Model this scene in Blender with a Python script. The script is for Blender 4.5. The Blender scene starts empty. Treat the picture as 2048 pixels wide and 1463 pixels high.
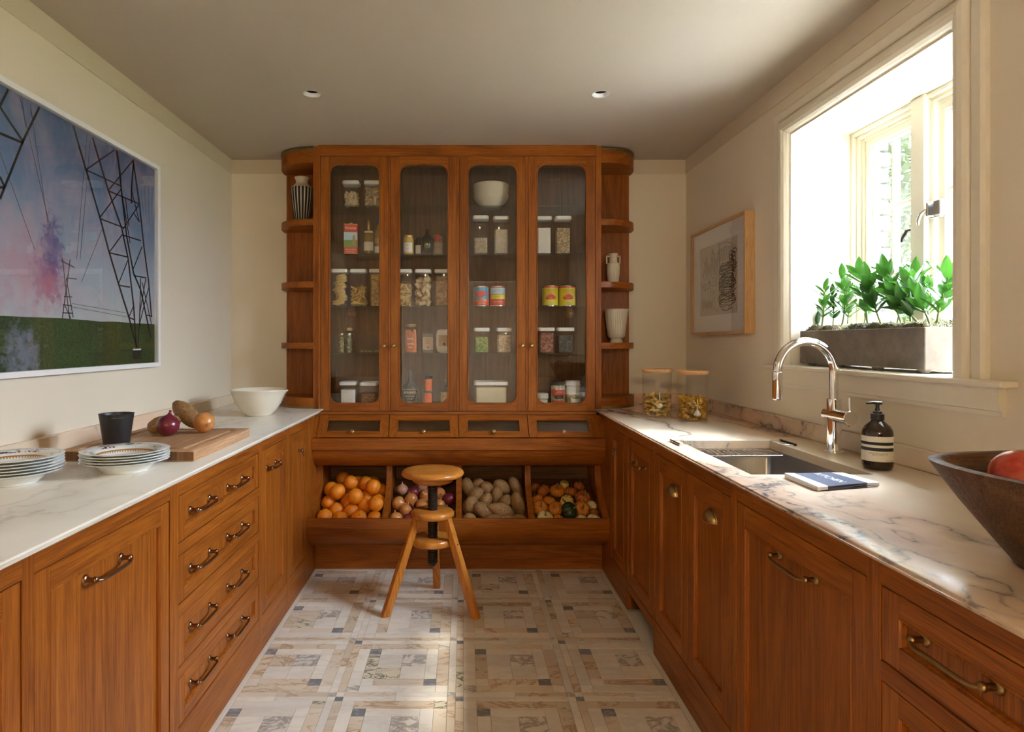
import bpy, bmesh, math, random
from mathutils import Vector, Matrix, noise as mnoise
random.seed(7)
S = bpy.context.scene
COL = S.collection
PI = math.pi

# ------------------------------------------------------------------ camera
H = 1.332
FPX = 1280.0
VX, VY = 928.5, 683.0
cam_d = bpy.data.cameras.new('camera')
cam = bpy.data.objects.new('camera', cam_d)
COL.objects.link(cam)
cam.location = (0, 0, H)
cam.rotation_euler = (PI / 2, 0, 0)
cam_d.sensor_width = 36.0
cam_d.lens = 36.0 * FPX / 2048
cam_d.shift_x = (1024 - VX) / 2048
cam_d.shift_y = -(731.5 - VY) / 2048
cam_d.clip_start = 0.02
S.camera = cam

# ------------------------------------------------------------------ light and exposure
S.view_settings.view_transform = 'Standard'
S.view_settings.look = 'None'
S.view_settings.gamma = 1
S.view_settings.exposure = 2.85
SKY_STRENGTH = 14.0
SUN_STRENGTH = 3.0
w = bpy.data.worlds.new('sky')
S.world = w
w.use_nodes = True
bg = w.node_tree.nodes['Background']
bg.inputs[0].default_value = (0.80, 0.91, 1.08, 1)
# overcast sky: brightest overhead, a third of that at the skyline
wn = w.node_tree.nodes; wl = w.node_tree.links
tc = wn.new('ShaderNodeTexCoord'); sp_ = wn.new('ShaderNodeSeparateXYZ'); mr_ = wn.new('ShaderNodeMapRange')
mr_.inputs[1].default_value = 0; mr_.inputs[2].default_value = 1
mr_.inputs[3].default_value = SKY_STRENGTH * .40; mr_.inputs[4].default_value = SKY_STRENGTH * 2.5
wl.new(tc.outputs['Generated'], sp_.inputs[0]); wl.new(sp_.outputs[2], mr_.inputs[0]); wl.new(mr_.outputs[0], bg.inputs[1])
S.cycles.max_bounces = 10; S.cycles.diffuse_bounces = 5; S.cycles.glossy_bounces = 4; S.cycles.transmission_bounces = 4; S.cycles.transparent_max_bounces = 24
S.cycles.use_adaptive_sampling = True; S.cycles.adaptive_threshold = 0.015
S.cycles.caustics_reflective = False; S.cycles.caustics_refractive = False
sun_d = bpy.data.lights.new('sun', 'SUN')
sun_d.energy = SUN_STRENGTH
sun_d.angle = math.radians(8)
sun_d.color = (1.0, 0.93, 0.83)
sun = bpy.data.objects.new('sun', sun_d)
COL.objects.link(sun)
SUN_DIR = Vector((-1.0, 0.16, -1.25)).normalized()      # hazy sun high over the garden, in through the window
sun.rotation_euler = SUN_DIR.to_track_quat('-Z', 'Y').to_euler()
# the window opening guides the sky's rays
por_d = bpy.data.lights.new('window_portal', 'AREA')
por_d.shape = 'RECTANGLE'
por_d.size, por_d.size_y = 0.98, 1.02
por_d.cycles.is_portal = True
por = bpy.data.objects.new('window_portal', por_d)
COL.objects.link(por)
por.location = (1.80, 2.29, 1.73)
por.rotation_euler = (0, PI / 2, 0)

# ------------------------------------------------------------------ helpers
def P(px, py, Y):
    """photo pixel -> world point on the plane at distance Y"""
    return Vector(((px - VX) * Y / FPX, Y, H - (py - VY) * Y / FPX))
def PX(px, X):
    """distance Y at which a plane x = X shows at photo column px"""
    return FPX * X / (px - VX)

class G:
    """collects polygons; build() links them as one mesh object"""
    def __init__(s):
        s.v = []; s.f = []; s.m = []; s.mi = 0
    def add(s, vs, fs):
        o = len(s.v)
        s.v += [tuple(p) for p in vs]
        for f in fs:
            s.f.append(tuple(i + o for i in f)); s.m.append(s.mi)
        return s
    def mat(s, i):
        s.mi = i; return s
    def box(s, x0, x1, y0, y1, z0, z1, b=0.0):
        if x0 > x1: x0, x1 = x1, x0
        if y0 > y1: y0, y1 = y1, y0
        if z0 > z1: z0, z1 = z1, z0
        if b <= 0:
            vs = [(x, y, z) for x in (x0, x1) for y in (y0, y1) for z in (z0, z1)]
            fs = [(0, 1, 3, 2), (4, 6, 7, 5), (0, 4, 5, 1), (2, 3, 7, 6), (0, 2, 6, 4), (1, 5, 7, 3)]
            return s.add(vs, fs)
        b = min(b, (x1 - x0) * .45, (y1 - y0) * .45, (z1 - z0) * .45)
        vs = []; idx = {}
        lo = (x0, y0, z0); hi = (x1, y1, z1)
        for c in [(i, j, k) for i in (0, 1) for j in (0, 1) for k in (0, 1)]:
            for a in range(3):
                p = []
                for d in range(3):
                    base = hi[d] if c[d] else lo[d]
                    if d != a: base += -b if c[d] else b
                    p.append(base)
                idx[(c, a)] = len(vs); vs.append(p)
        fs = []
        for a in range(3):
            d1, d2 = [d for d in range(3) if d != a]
            for sd in (0, 1):
                q = []
                for (u, w_) in ((0, 0), (1, 0), (1, 1), (0, 1)):
                    c = [0, 0, 0]; c[a] = sd; c[d1] = u; c[d2] = w_
                    q.append(idx[(tuple(c), a)])
                fs.append(tuple(q))
            for u in (0, 1):
                for w_ in (0, 1):
                    c0 = [0, 0, 0]; c0[d1] = u; c0[d2] = w_; c1 = list(c0); c1[a] = 1
                    fs.append((idx[(tuple(c0), d1)], idx[(tuple(c1), d1)], idx[(tuple(c1), d2)], idx[(tuple(c0), d2)]))
        for c in [(i, j, k) for i in (0, 1) for j in (0, 1) for k in (0, 1)]:
            fs.append((idx[(c, 0)], idx[(c, 1)], idx[(c, 2)]))
        return s.add(vs, fs)
    def lathe(s, prof, seg=32, c=(0, 0, 0), axis='z', capb=True, capt=True, flute=None):
        vs = []; fs = []
        n = len(prof)
        for i in range(seg):
            a = 2 * PI * i / seg
            for r, z in prof:
                rr = r * (flute(a, z) if flute else 1)
                x, y = rr * math.cos(a), rr * math.sin(a)
                if axis == 'z': p = (c[0] + x, c[1] + y, c[2] + z)
                elif axis == 'y': p = (c[0] + x, c[1] + z, c[2] + y)
                else: p = (c[0] + z, c[1] + x, c[2] + y)
                vs.append(p)
        for i in range(seg):
            j = (i + 1) % seg
            for k in range(n - 1):
                fs.append((i * n + k, j * n + k, j * n + k + 1, i * n + k + 1))
        if capb: fs.append(tuple(i * n for i in range(seg)))
        if capt: fs.append(tuple(i * n + n - 1 for i in range(seg)))
        return s.add(vs, fs)
    def tube(s, pts, r, seg=8, cap=True, closed=False, flat=None):
        pts = [Vector(p) for p in pts]
        n = len(pts)
        rs = r if isinstance(r, (list, tuple)) else [r] * n
        vs = []; up = None
        for i, p in enumerate(pts):
            if closed: t = pts[(i + 1) % n] - pts[i - 1]
            else: t = pts[min(i + 1, n - 1)] - pts[max(i - 1, 0)]
            if t.length < 1e-9: t = Vector((0, 0, 1))
            t.normalize()
            if up is None:
                up = Vector((0, 0, 1)) if abs(t.z) < .9 else Vector((1, 0, 0))
            sd = t.cross(up)
            if sd.length < 1e-6: sd = t.orthogonal()
            sd.normalize(); up = sd.cross(t).normalized()
            for k in range(seg):
                a = 2 * PI * k / seg + PI / seg
                vs.append(p + (sd * math.cos(a) + up * math.sin(a)) * rs[i])
        fs = []
        for i in range(n if closed else n - 1):
            j = (i + 1) % n
            for k in range(seg):
                l = (k + 1) % seg
                fs.append((i * seg + k, i * seg + l, j * seg + l, j * seg + k))
        if cap and not closed:
            fs.append(tuple(range(seg))); fs.append(tuple((n - 1) * seg + k for k in range(seg)))
        return s.add(vs, fs)
    def prism(s, poly, axis, lo, hi):
        """poly: 2D outline in the two other axes, in x,y,z order"""
        n = len(poly); vs = []
        for t in (lo, hi):
            for a, b in poly:
                vs.append({'x': (t, a, b), 'y': (a, t, b), 'z': (a, b, t)}[axis])
        fs = [tuple(range(n)), tuple(n + i for i in range(n))]
        for i in range(n):
            j = (i + 1) % n
            fs.append((i, j, n + j, n + i))
        return s.add(vs, fs)
    def loops(s, ls, cap0=False, cap1=False):
        """skin a list of equal-length closed loops"""
        n = len(ls[0]); vs = [p for l in ls for p in l]; fs = []
        for k in range(len(ls) - 1):
            for i in range(n):
                j = (i + 1) % n
                fs.append((k * n + i, k * n + j, (k + 1) * n + j, (k + 1) * n + i))
        if cap0: fs.append(tuple(range(n)))
        if cap1: fs.append(tuple((len(ls) - 1) * n + i for i in range(n)))
        return s.add(vs, fs)
    def grid(s, fn, nu, nv):
        vs = [fn(i / nu, j / nv) for i in range(nu + 1) for j in range(nv + 1)]
        fs = [(i * (nv + 1) + j, (i + 1) * (nv + 1) + j, (i + 1) * (nv + 1) + j + 1, i * (nv + 1) + j + 1) for i in range(nu) for j in range(nv)]
        return s.add(vs, fs)
    def sphere(s, c, rx, ry=None, rz=None, seg=16, rings=10, fn=None):
        ry = ry or rx; rz = rz or rx
        vs = [(0, 0, -1)]; 
        for j in range(1, rings):
            t = -PI / 2 + PI * j / rings
            for i in range(seg):
                a = 2 * PI * i / seg
                vs.append((math.cos(t) * math.cos(a), math.cos(t) * math.sin(a), math.sin(t)))
        vs.append((0, 0, 1)); last = len(vs) - 1; fs = []
        for i in range(seg):
            j = (i + 1) % seg
            fs.append((0, 1 + j, 1 + i)); fs.append((last, last - seg + i, last - seg + j))
            for k in range(rings - 2):
                fs.append((1 + k * seg + i, 1 + k * seg + j, 1 + (k + 1) * seg + j, 1 + (k + 1) * seg + i))
        out = []
        for p in vs:
            q = Vector(p) * (fn(Vector(p)) if fn else 1)
            out.append((c[0] + q.x * rx, c[1] + q.y * ry, c[2] + q.z * rz))
        return s.add(out, fs)
    def xf(s, M):
        s.v = [tuple(M @ Vector(p)) for p in s.v]; return s
    def fn(s, f):
        s.v = [tuple(f(Vector(p))) for p in s.v]; return s
    def merge(s, g, M=None):
        o = len(s.v)
        s.v += [tuple(M @ Vector(p)) if M is not None else p for p in g.v]
        s.f += [tuple(i + o for i in f) for f in g.f]; s.m += g.m
        return s
    def mesh(s, name, mats, smooth=None):
        me = bpy.data.meshes.new(name)
        me.from_pydata(s.v, [], s.f)
        if isinstance(mats, (str, bpy.types.Material)): mats = [mats]
        for m in mats: me.materials.append(MAT(m))
        if len(mats) > 1: me.polygons.foreach_set('material_index', s.m)
        bm = bmesh.new(); bm.from_mesh(me)
        bmesh.ops.recalc_face_normals(bm, faces=bm.faces)
        bm.to_mesh(me); bm.free()
        if smooth:
            me.polygons.foreach_set('use_smooth', [True] * len(me.polygons))
            if smooth < 179: me.set_sharp_from_angle(angle=math.radians(smooth))
        me.update()
        return me
    def build(s, name, mats, parent=None, smooth=None, **kw):
        return OB(name, s.mesh(name, mats, smooth), parent, **kw)

def OB(name, me, parent=None, loc=None, rot=None, label=None, cat=None, group=None, kind=None):
    o = bpy.data.objects.new(name, me)
    COL.objects.link(o)
    if parent is not None: o.parent = parent
    if loc is not None: o.location = loc
    if rot is not None: o.rotation_euler = rot
    return tag(o, label, cat, group, kind)
def tag(o, label=None, cat=None, group=None, kind=None):
    if label: o['label'] = label
    if cat: o['category'] = cat
    if group: o['group'] = group
    if kind: o['kind'] = kind
    return o
def E(name, loc=(0, 0, 0), label=None, cat=None, group=None, rot=None):
    return OB(name, None, None, loc, rot, label, cat, group)
def copy_tree(o, parent=None):
    c = o.copy(); COL.objects.link(c); c.parent = parent
    for ch in list(o.children): copy_tree(ch, c)
    return c
_txt = {}
def text_geo(body, size=1.0, extrude=0.0, bold=0.0):
    key = (body, bold)
    if key not in _txt:
        cu = bpy.data.curves.new('t', 'FONT'); cu.body = body; cu.size = 1.0
        cu.align_x = 'CENTER'; cu.align_y = 'CENTER'; cu.resolution_u = 2; cu.offset = bold
        o = bpy.data.objects.new('t', cu); COL.objects.link(o)
        bpy.context.view_layer.update()
        me = bpy.data.meshes.new_from_object(o.evaluated_get(bpy.context.evaluated_depsgraph_get()))
        _txt[key] = ([tuple(v.co) for v in me.vertices], [tuple(p.vertices) for p in me.polygons])
        bpy.data.objects.remove(o); bpy.data.curves.remove(cu); bpy.data.meshes.remove(me)
    vs, fs = _txt[key]
    g = G(); g.add([(x * size, y * size, 0) for x, y, z in vs], fs)
    return g
def arc(cx, cy, r, a0, a1, n):
    return [(cx + r * math.cos(math.radians(a0 + (a1 - a0) * i / n)), cy + r * math.sin(math.radians(a0 + (a1 - a0) * i / n))) for i in range(n + 1)]
def rrect(x0, x1, y0, y1, r, n=5):
    return arc(x1 - r, y1 - r, r, 0, 90, n) + arc(x0 + r, y1 - r, r, 90, 180, n) + arc(x0 + r, y0 + r, r, 180, 270, n) + arc(x1 - r, y0 + r, r, 270, 360, n)
def nz(p, s=1.0, seed=0):
    return mnoise.noise(Vector(p) * s + Vector((seed * 7.3, seed * 3.1, seed * 1.7)))

# ------------------------------------------------------------------ materials
_M = {}
def MAT(m): return m if isinstance(m, bpy.types.Material) else _M[m]
class NT:
    def __init__(s, name, rough=.5, metal=0., spec=.5, coat=0., coat_rough=.1):
        s.m = bpy.data.materials.new(name); s.m.use_nodes = True
        s.t = s.m.node_tree; s.n = s.t.nodes; s.b = s.n['Principled BSDF']
        s.b.inputs['Roughness'].default_value = rough
        s.b.inputs['Metallic'].default_value = metal
        s.b.inputs['Specular IOR Level'].default_value = spec
        s.b.inputs['Coat Weight'].default_value = coat
        s.b.inputs['Coat Roughness'].default_value = coat_rough
        _M[name] = s.m
    def lk(s, a, b): s.t.links.new(a, b)
    def new(s, t, **kw):
        n = s.n.new(t)
        for k, v in kw.items():
            if hasattr(n, k): setattr(n, k, v)
        return n
    def coords(s, scale=(1, 1, 1), rnd=0.0, rot=(0, 0, 0), loc=(0, 0, 0)):
        tc = s.new('ShaderNodeTexCoord'); mp = s.new('ShaderNodeMapping')
        mp.inputs['Scale'].default_value = scale; mp.inputs['Rotation'].default_value = rot; mp.inputs['Location'].default_value = loc
        if rnd:
            oi = s.new('ShaderNodeObjectInfo'); mu = s.new('ShaderNodeMath', operation='MULTIPLY')
            s.lk(oi.outputs['Random'], mu.inputs[0]); mu.inputs[1].default_value = rnd
            ad = s.new('ShaderNodeVectorMath', operation='ADD')
            s.lk(tc.outputs['Object'], ad.inputs[0]); s.lk(mu.outputs[0], ad.inputs[1])
            s.lk(ad.outputs[0], mp.inputs['Vector'])
        else: s.lk(tc.outputs['Object'], mp.inputs['Vector'])
        return mp.outputs[0]
    def noise(s, vec, scale, detail=3, rough=.5, dist=0.):
        n = s.new('ShaderNodeTexNoise')
        n.inputs['Scale'].default_value = scale; n.inputs['Detail'].default_value = detail
        n.inputs['Roughness'].default_value = rough; n.inputs['Distortion'].default_value = dist
        s.lk(vec, n.inputs['Vector']); return n.outputs['Fac']
    def voro(s, vec, scale, feature='F1', out='Distance'):
        n = s.new('ShaderNodeTexVoronoi', feature=feature); n.inputs['Scale'].default_value = scale
        s.lk(vec, n.inputs['Vector']); return n.outputs[out]
    def ramp(s, fac, stops, interp='LINEAR'):
        r = s.new('ShaderNodeValToRGB'); r.color_ramp.interpolation = interp
        e = r.color_ramp.elements
        while len(e) < len(stops): e.new(.5)
        for i, (p, c) in enumerate(stops):
            e[i].position = p
            e[i].color = (c, c, c, 1) if isinstance(c, (int, float)) else (*c, 1)
        s.lk(fac, r.inputs[0]); return r.outputs[0]
    def mix(s, fac, a, b, mode='MIX'):
        n = s.new('ShaderNodeMix', data_type='RGBA', blend_type=mode)
        for sock, val in ((n.inputs[0], fac), (n.inputs[6], a), (n.inputs[7], b)):
            if isinstance(val, bpy.types.NodeSocket): s.lk(val, sock)
            elif isinstance(val, (int, float)): sock.default_value = val
            else: sock.default_value = (*val, 1)
        return n.outputs[2]
    def math(s, op, a, b=0.0, c=None):
        n = s.new('ShaderNodeMath', operation=op)
        for i, v in enumerate((a, b) if c is None else (a, b, c)):
            if isinstance(v, bpy.types.NodeSocket): s.lk(v, n.inputs[i])
            else: n.inputs[i].default_value = v
        return n.outputs[0]
    def color(s, c):
        if isinstance(c, bpy.types.NodeSocket): s.lk(c, s.b.inputs['Base Color'])
        else: s.b.inputs['Base Color'].default_value = (*c, 1)
        return s
    def bump(s, h, strength=.2, dist=.002):
        b = s.new('ShaderNodeBump'); b.inputs['Strength'].default_value = strength; b.inputs['Distance'].default_value = dist
        s.lk(h, b.inputs['Height']); s.lk(b.outputs[0], s.b.inputs['Normal']); return s
    def rough(s, v): s.lk(v, s.b.inputs['Roughness']); return s

def plain(name, c, rough=.5, metal=0., var=.06, scale=30, bump=0., **kw):
    n = NT(name, rough, metal, **kw)
    f = n.noise(n.coords(rnd=5), scale, 3)
    n.color(n.mix(f, tuple(x * (1 - var) for x in c), tuple(min(1, x * (1 + var)) for x in c)))
    if bump: n.bump(f, bump, .002)
    return n
def wood(name, axis, dark, mid, light, rough=.34, fine=1.0, coat=.06, fig=.17):
    n = NT(name, rough, spec=.22, coat=coat, coat_rough=.25)
    a = 'xyz'.index(axis)
    def sc(ac, al):
        v = [ac] * 3; v[a] = al; return tuple(v)
    warp = n.noise(n.coords(sc(5 * fine, 1.3 * fine), rnd=11), 1.0, 2, .5)
    v1 = n.coords(sc(6.5 * fine, .55 * fine), rnd=11)
    cath = n.noise(v1, 1.0, 1.5, .45, .35)
    ring = n.math('PINGPONG', n.math('ADD', n.math('MULTIPLY', cath, 20.0), n.math('MULTIPLY', warp, 4.0)), 1.0)
    st = n.noise(n.coords(sc(150 * fine, 2.4 * fine), rnd=11), 1.5, 3, .6)
    po = n.noise(n.coords(sc(420 * fine, 9 * fine), rnd=11), 1.5, 2, .5)
    big = n.noise(n.coords(sc(4, 1.2), rnd=3), 1.2, 2)
    f = n.math('ADD', n.math('MULTIPLY', ring, fig), n.math('MULTIPLY', st, .62))
    f = n.math('ADD', f, n.math('MULTIPLY', n.math('SUBTRACT', big, .5), .40))
    c = n.ramp(f, [(.16, dark), (.46, mid), (.82, light)])
    c = n.mix(n.ramp(po, [(.36, .50), (.47, 0.)]), c, tuple(x * .5 for x in dark))
    n.color(c)
    n.bump(n.math('ADD', st, n.math('MULTIPLY', po, .6)), .06, .0010)
    n.rough(n.ramp(st, [(.3, rough + .10), (.7, rough - .04)]))
    return n
OAK = ((.165, .040, .0050), (.335, .097, .0110), (.470, .160, .0210))
for ax in 'xyz': wood('oak_' + ax, ax, *OAK)
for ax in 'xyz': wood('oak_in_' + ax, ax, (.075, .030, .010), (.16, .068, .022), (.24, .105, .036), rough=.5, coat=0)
for ax in 'xyz': wood('honey_' + ax, ax, (.26, .075, .010), (.52, .195, .028), (.66, .29, .055), rough=.28, coat=.4)
for ax in 'xyz': wood('board_' + ax, ax, (.40, .21, .10), (.56, .33, .18), (.66, .42, .25), rough=.5, coat=0)
for ax in 'xyz': wood('maple_' + ax, ax, (.50, .28, .12), (.62, .38, .18), (.70, .46, .24), rough=.45, coat=0)
wood('old_wood', 'x', (.05, .022, .010), (.135, .062, .028), (.24, .125, .060), rough=.48, coat=0)
wood('end_grain', 'z', (.16, .075, .030), (.26, .13, .058), (.34, .18, .085), rough=.6, coat=0)
wood('bamboo', 'x', (.40, .19, .07), (.58, .31, .13), (.68, .40, .19), rough=.45, coat=0)

def paint(name, c, rough=.6):
    n = NT(name, rough, spec=.35)
    v = n.coords()
    f = n.noise(v, 3, 3); g = n.noise(v, 350, 2)
    n.color(n.mix(f, tuple(x * .97 for x in c), tuple(min(1, x * 1.02) for x in c)))
    n.bump(g, .05, .0006)
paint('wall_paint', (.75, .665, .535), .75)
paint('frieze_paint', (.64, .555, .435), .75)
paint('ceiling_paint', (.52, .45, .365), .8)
paint('hall_paint', (.30, .24, .17), .8)
paint('trim_paint', (.76, .70, .58), .4)

def marble(name, base, warm, pink_amt, vein, vein_amt, gate=0.0, wd=.014, loc=(0, 0, 0)):
    n = NT(name, .24, spec=.5)
    v = n.coords()
    vr = n.coords((3.0, .8, 3.0), rot=(0, 0, math.radians(26)), loc=loc)
    wp = n.new('ShaderNodeTexNoise'); wp.inputs['Scale'].default_value = 5.0; wp.inputs['Detail'].default_value = 3; n.lk(v, wp.inputs['Vector'])
    sb = n.new('ShaderNodeVectorMath', operation='SUBTRACT'); n.lk(wp.outputs['Color'], sb.inputs[0]); sb.inputs[1].default_value = (.5, .5, .5)
    ml = n.new('ShaderNodeVectorMath', operation='SCALE'); n.lk(sb.outputs[0], ml.inputs[0]); ml.inputs['Scale'].default_value = .55
    ad = n.new('ShaderNodeVectorMath', operation='ADD'); n.lk(vr, ad.inputs[0]); n.lk(ml.outputs[0], ad.inputs[1])
    q = ad.outputs[0]
    cloud = n.noise(q, .9, 2, .5)
    c = n.mix(n.ramp(cloud, [(.36, 0.), (.62, pink_amt)]), base, warm)
    cl2 = n.noise(q, 2.4, 2, .5)
    c = n.mix(n.ramp(cl2, [(.42, 0.), (.75, .5)]), c, tuple(min(1, x * 1.08) for x in base))
    brk = n.ramp(n.noise(v, 45, 4, .7), [(.34, .15), (.56, 1.)])
    def veins(sc, wd, gsc, g0, g1):
        nn = n.noise(q, sc, 2, .5)
        d = n.math('ABSOLUTE', n.math('SUBTRACT', nn, .5))
        g = n.ramp(n.noise(q, gsc, 1, .5), [(g0, 0.), (g1, 1.)])
        core = n.ramp(d, [(0.0, 1.), (wd, 0.)])
        halo = n.ramp(d, [(0.0, .35), (wd * 4, 0.)])
        return n.math('MULTIPLY', n.math('MAXIMUM', n.math('MULTIPLY', core, brk), halo), g)
    f = n.math('MAXIMUM', veins(.75, wd, .55, .47 - gate, .58 - gate), n.math('MULTIPLY', veins(1.7, wd * .8, .9, .50 - gate, .60 - gate), .8))
    f = n.math('MULTIPLY', f, vein_amt)
    n.color(n.mix(f, c, vein))
marble('marble_left', (.77, .73, .65), (.76, .68, .56), .6, (.26, .21, .15), .55)
marble('marble_right', (.73, .63, .49), (.73, .48, .34), .95, (.060, .075, .10), 1.0, .05, .026, (-.245, .503, 0))

def tile_mat(name, base, vein, lo, hi, sc, amt, aniso=(1, 1, 1), rough=.26, second=None):
    n = NT(name, rough)
    v = n.coords(aniso, rnd=37, rot=(0, 0, .5))
    oi = n.new('ShaderNodeObjectInfo')
    tone = n.ramp(oi.outputs['Random'], [(0, tuple(x * .90 for x in base)), (.5, base), (1, tuple(min(1, x * 1.08) for x in (base[0], base[1] * .985, base[2] * .95)))])
    f1 = n.noise(v, sc, 5, .6, 1.0)
    m = n.ramp(n.math('ABSOLUTE', n.math('SUBTRACT', f1, .5)), [(lo, amt), (hi, 0.)])
    c = n.mix(m, tone, vein)
    if second:
        f2 = n.noise(v, sc * .6, 3, .5, .5)
        c = n.mix(n.ramp(f2, [(.45, 0.), (.68, .8)]), c, second)
    n.color(c)
    return n
tile_mat('tile_white', (.76, .72, .65), (.55, .50, .43), .0, .06, 3, .35, (1, 2.4, 1))
tile_mat('tile_beige', (.66, .56, .43), (.34, .19, .085), .0, .030, 3.2, .70, (1, 2.2, 1), second=(.74, .67, .57))
tile_mat('tile_grey', (.72, .68, .62), (.22, .20, .175), .01, .09, 13, .70, (1, 1.3, 1))
tile_mat('tile_blue', (.215, .222, .235), (.42, .43, .44), .0, .05, 8, .6, (1, 3, 1))
tile_mat('tile_green', (.68, .62, .48), (.055, .06, .035), .0, .035, 5.5, .9, (1, 2.6, 1))
plain('grout', (.52, .47, .40), .8)
plain('border_stone', (.70, .66, .58), .3, var=.08, scale=12)

plain('bronze', (.30, .17, .095), .30, 1., var=.25, scale=60)
plain('dark_brass', (.34, .22, .09), .34, 1., var=.25, scale=60)
plain('brass', (.52, .37, .17), .28, 1., var=.12)
plain('chrome', (.86, .86, .87), .05, 1., var=.0)
plain('nickel', (.62, .61, .59), .25, 1., var=.05)
n_ = NT('steel', .30, 1.); n_.color(n_.mix(n_.noise(n_.coords((160, 160, 4)), 2, 2), (.26, .25, .255), (.34, .33, .335)))
plain('iron', (.055, .040, .032), .42, .7, var=.2)
plain('black_plastic', (.012, .011, .011), .35)
plain('white_plastic', (.80, .80, .78), .35, var=.02)
plain('ceramic', (.74, .69, .58), .22, var=.03, coat=.3)
plain('matte_ceramic', (.66, .60, .49), .55, var=.05)
plain('white_frame', (.82, .82, .81), .45, var=.02)
plain('paper', (.60, .54, .47), .8, var=.05)
plain('ink', (.016, .014, .013), .7, var=.1)
plain('faint_ink', (.085, .075, .065), .7, var=.1)
plain('label_cream', (.74, .70, .60), .6, var=.03)
plain('label_white', (.82, .82, .80), .55, var=.03)
plain('kraft', (.44, .30, .16), .8, var=.08)
plain('red_print', (.52, .035, .02), .4, var=.06)
plain('bright_red', (.62, .06, .025), .4, var=.06)
plain('orange_print', (.80, .14, .02), .45, var=.05)
plain('yellow_print', (.72, .62, .03), .4, var=.05)
plain('blue_print', (.06, .34, .58), .4, var=.06)
plain('sky_print', (.42, .60, .72), .4, var=.1)
plain('green_print', (.16, .27, .05), .4, var=.3)
plain('gold', (.58, .40, .15), .3, 1., var=.05)
plain('gold_ink', (.55, .40, .16), .45, .4, var=.05)
plain('black_glazed', (.022, .022, .025), .42, var=.2)
plain('slate_cloth', (.085, .095, .14), .9, var=.2, scale=600, bump=.3)
plain('white_cloth', (.78, .77, .76), .9, var=.06, scale=600, bump=.3)
plain('ribbon', (.20, .26, .55), .6, var=.1)
plain('navy', (.04, .055, .16), .6, var=.1)
plain('concrete_dark', (.2, .18, .16), .8)
n_ = NT('concrete', .8)
v_ = n_.coords(); f_ = n_.noise(v_, 9, 5, .65); g_ = n_.noise(v_, 120, 3)
n_.color(n_.mix(n_.ramp(g_, [(.62, 0.), (.72, .35)]), n_.ramp(f_, [(.3, (.15, .125, .105)), (.6, (.225, .195, .17)), (.8, (.29, .26, .235))]), (.10, .085, .07)))
n_.bump(g_, .12, .002)
plain('soil', (.05, .032, .02), .95, var=.4)
n_ = NT('moss', .95); v_ = n_.coords(); f_ = n_.noise(v_, 32, 3, .6)
n_.color(n_.ramp(f_, [(.30, (.030, .015, .006)), (.45, (.065, .050, .010)), (.6, (.085, .080, .014)), (.75, (.12, .12, .03))]))
def leaf_mat(name, c1, c2, trans=.35, spec=.4):
    n = NT(name, .35, spec=spec)
    oi = n.new('ShaderNodeObjectInfo')
    f = n.noise(n.coords(rnd=4), 25, 2)
    n.color(n.mix(f, c1, c2))
    tr = n.new('ShaderNodeBsdfTranslucent'); tr.inputs[0].default_value = (*[min(1, x * 1.6) for x in c2], 1)
    mx = n.new('ShaderNodeMixShader'); mx.inputs[0].default_value = trans
    n.lk(n.b.outputs[0], mx.inputs[1]); n.lk(tr.outputs[0], mx.inputs[2])
    n.lk(mx.outputs[0], n.n['Material Output'].inputs[0])
leaf_mat('zz_leaf', (.010, .036, .004), (.021, .070, .007), .25, .3)
leaf_mat('garden_leaf', (.005, .009, .003), (.011, .016, .006), .4, .04)
leaf_mat('garden_leaf_pale', (.010, .015, .0045), (.018, .024, .009), .4, .04)
plain('zz_stem', (.17, .20, .06), .5, var=.25)
plain('bark', (.007, .0065, .006), .9, var=.45, scale=14, bump=.6)
plain('brick_grey', (.0065, .0067, .007), .85, var=.25, scale=40, bump=.3)
plain('mortar', (.003, .003, .003), .9)
plain('lawn', (.10, .11, .06), .95, var=.35, scale=4)
plain('paving', (.19, .186, .175), .9, var=.1, scale=3)
n_ = NT('fill_glow', .5); n_.color((1, .8, .5)); n_.b.inputs['Emission Color'].default_value = (1.0, .72, .36, 1); n_.b.inputs['Emission Strength'].default_value = 85.0
plain('lens_dark', (.008, .008, .008), .4)

def glass(name, tint, rough=.0, ior=1.45, gl=1.0):
    m = bpy.data.materials.new(name); m.use_nodes = True; t = m.node_tree; n = t.nodes
    n.remove(n['Principled BSDF'])
    tr = n.new('ShaderNodeBsdfTransparent'); tr.inputs[0].default_value = (*tint, 1)
    gs = n.new('ShaderNodeBsdfGlossy'); gs.inputs['Roughness'].default_value = rough; gs.inputs[0].default_value = (gl, gl, gl, 1)
    fr = n.new('ShaderNodeFresnel')
    ge = n.new('ShaderNodeNewGeometry'); mr = n.new('ShaderNodeMapRange')     # same reflectance from either side of the sheet
    mr.inputs[3].default_value = ior; mr.inputs[4].default_value = 1 / ior
    t.links.new(ge.outputs['Backfacing'], mr.inputs[0]); t.links.new(mr.outputs[0], fr.inputs[0])
    mx = n.new('ShaderNodeMixShader')
    t.links.new(fr.outputs[0], mx.inputs[0]); t.links.new(tr.outputs[0], mx.inputs[1]); t.links.new(gs.outputs[0], mx.inputs[2])
    t.links.new(mx.outputs[0], n['Material Output'].inputs[0]); _M[name] = m
glass('pane_glass', (.97, .98, .97))
glass('cabinet_glass', (.975, .975, .965), .0, 1.5)
glass('shelf_glass', (.88, .92, .90), .02, 1.5)
glass('clear_plastic', (.97, .97, .965), .05, 1.4)
glass('jar_glass', (.96, .96, .95), .01, 1.4)
glass('picture_glass', (.97, .97, .97), .0, 1.33)
glass('green_glass', (.30, .34, .20), .02, 1.45)
glass('amber_glass', (.16, .06, .012), .03, 1.5)
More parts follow.
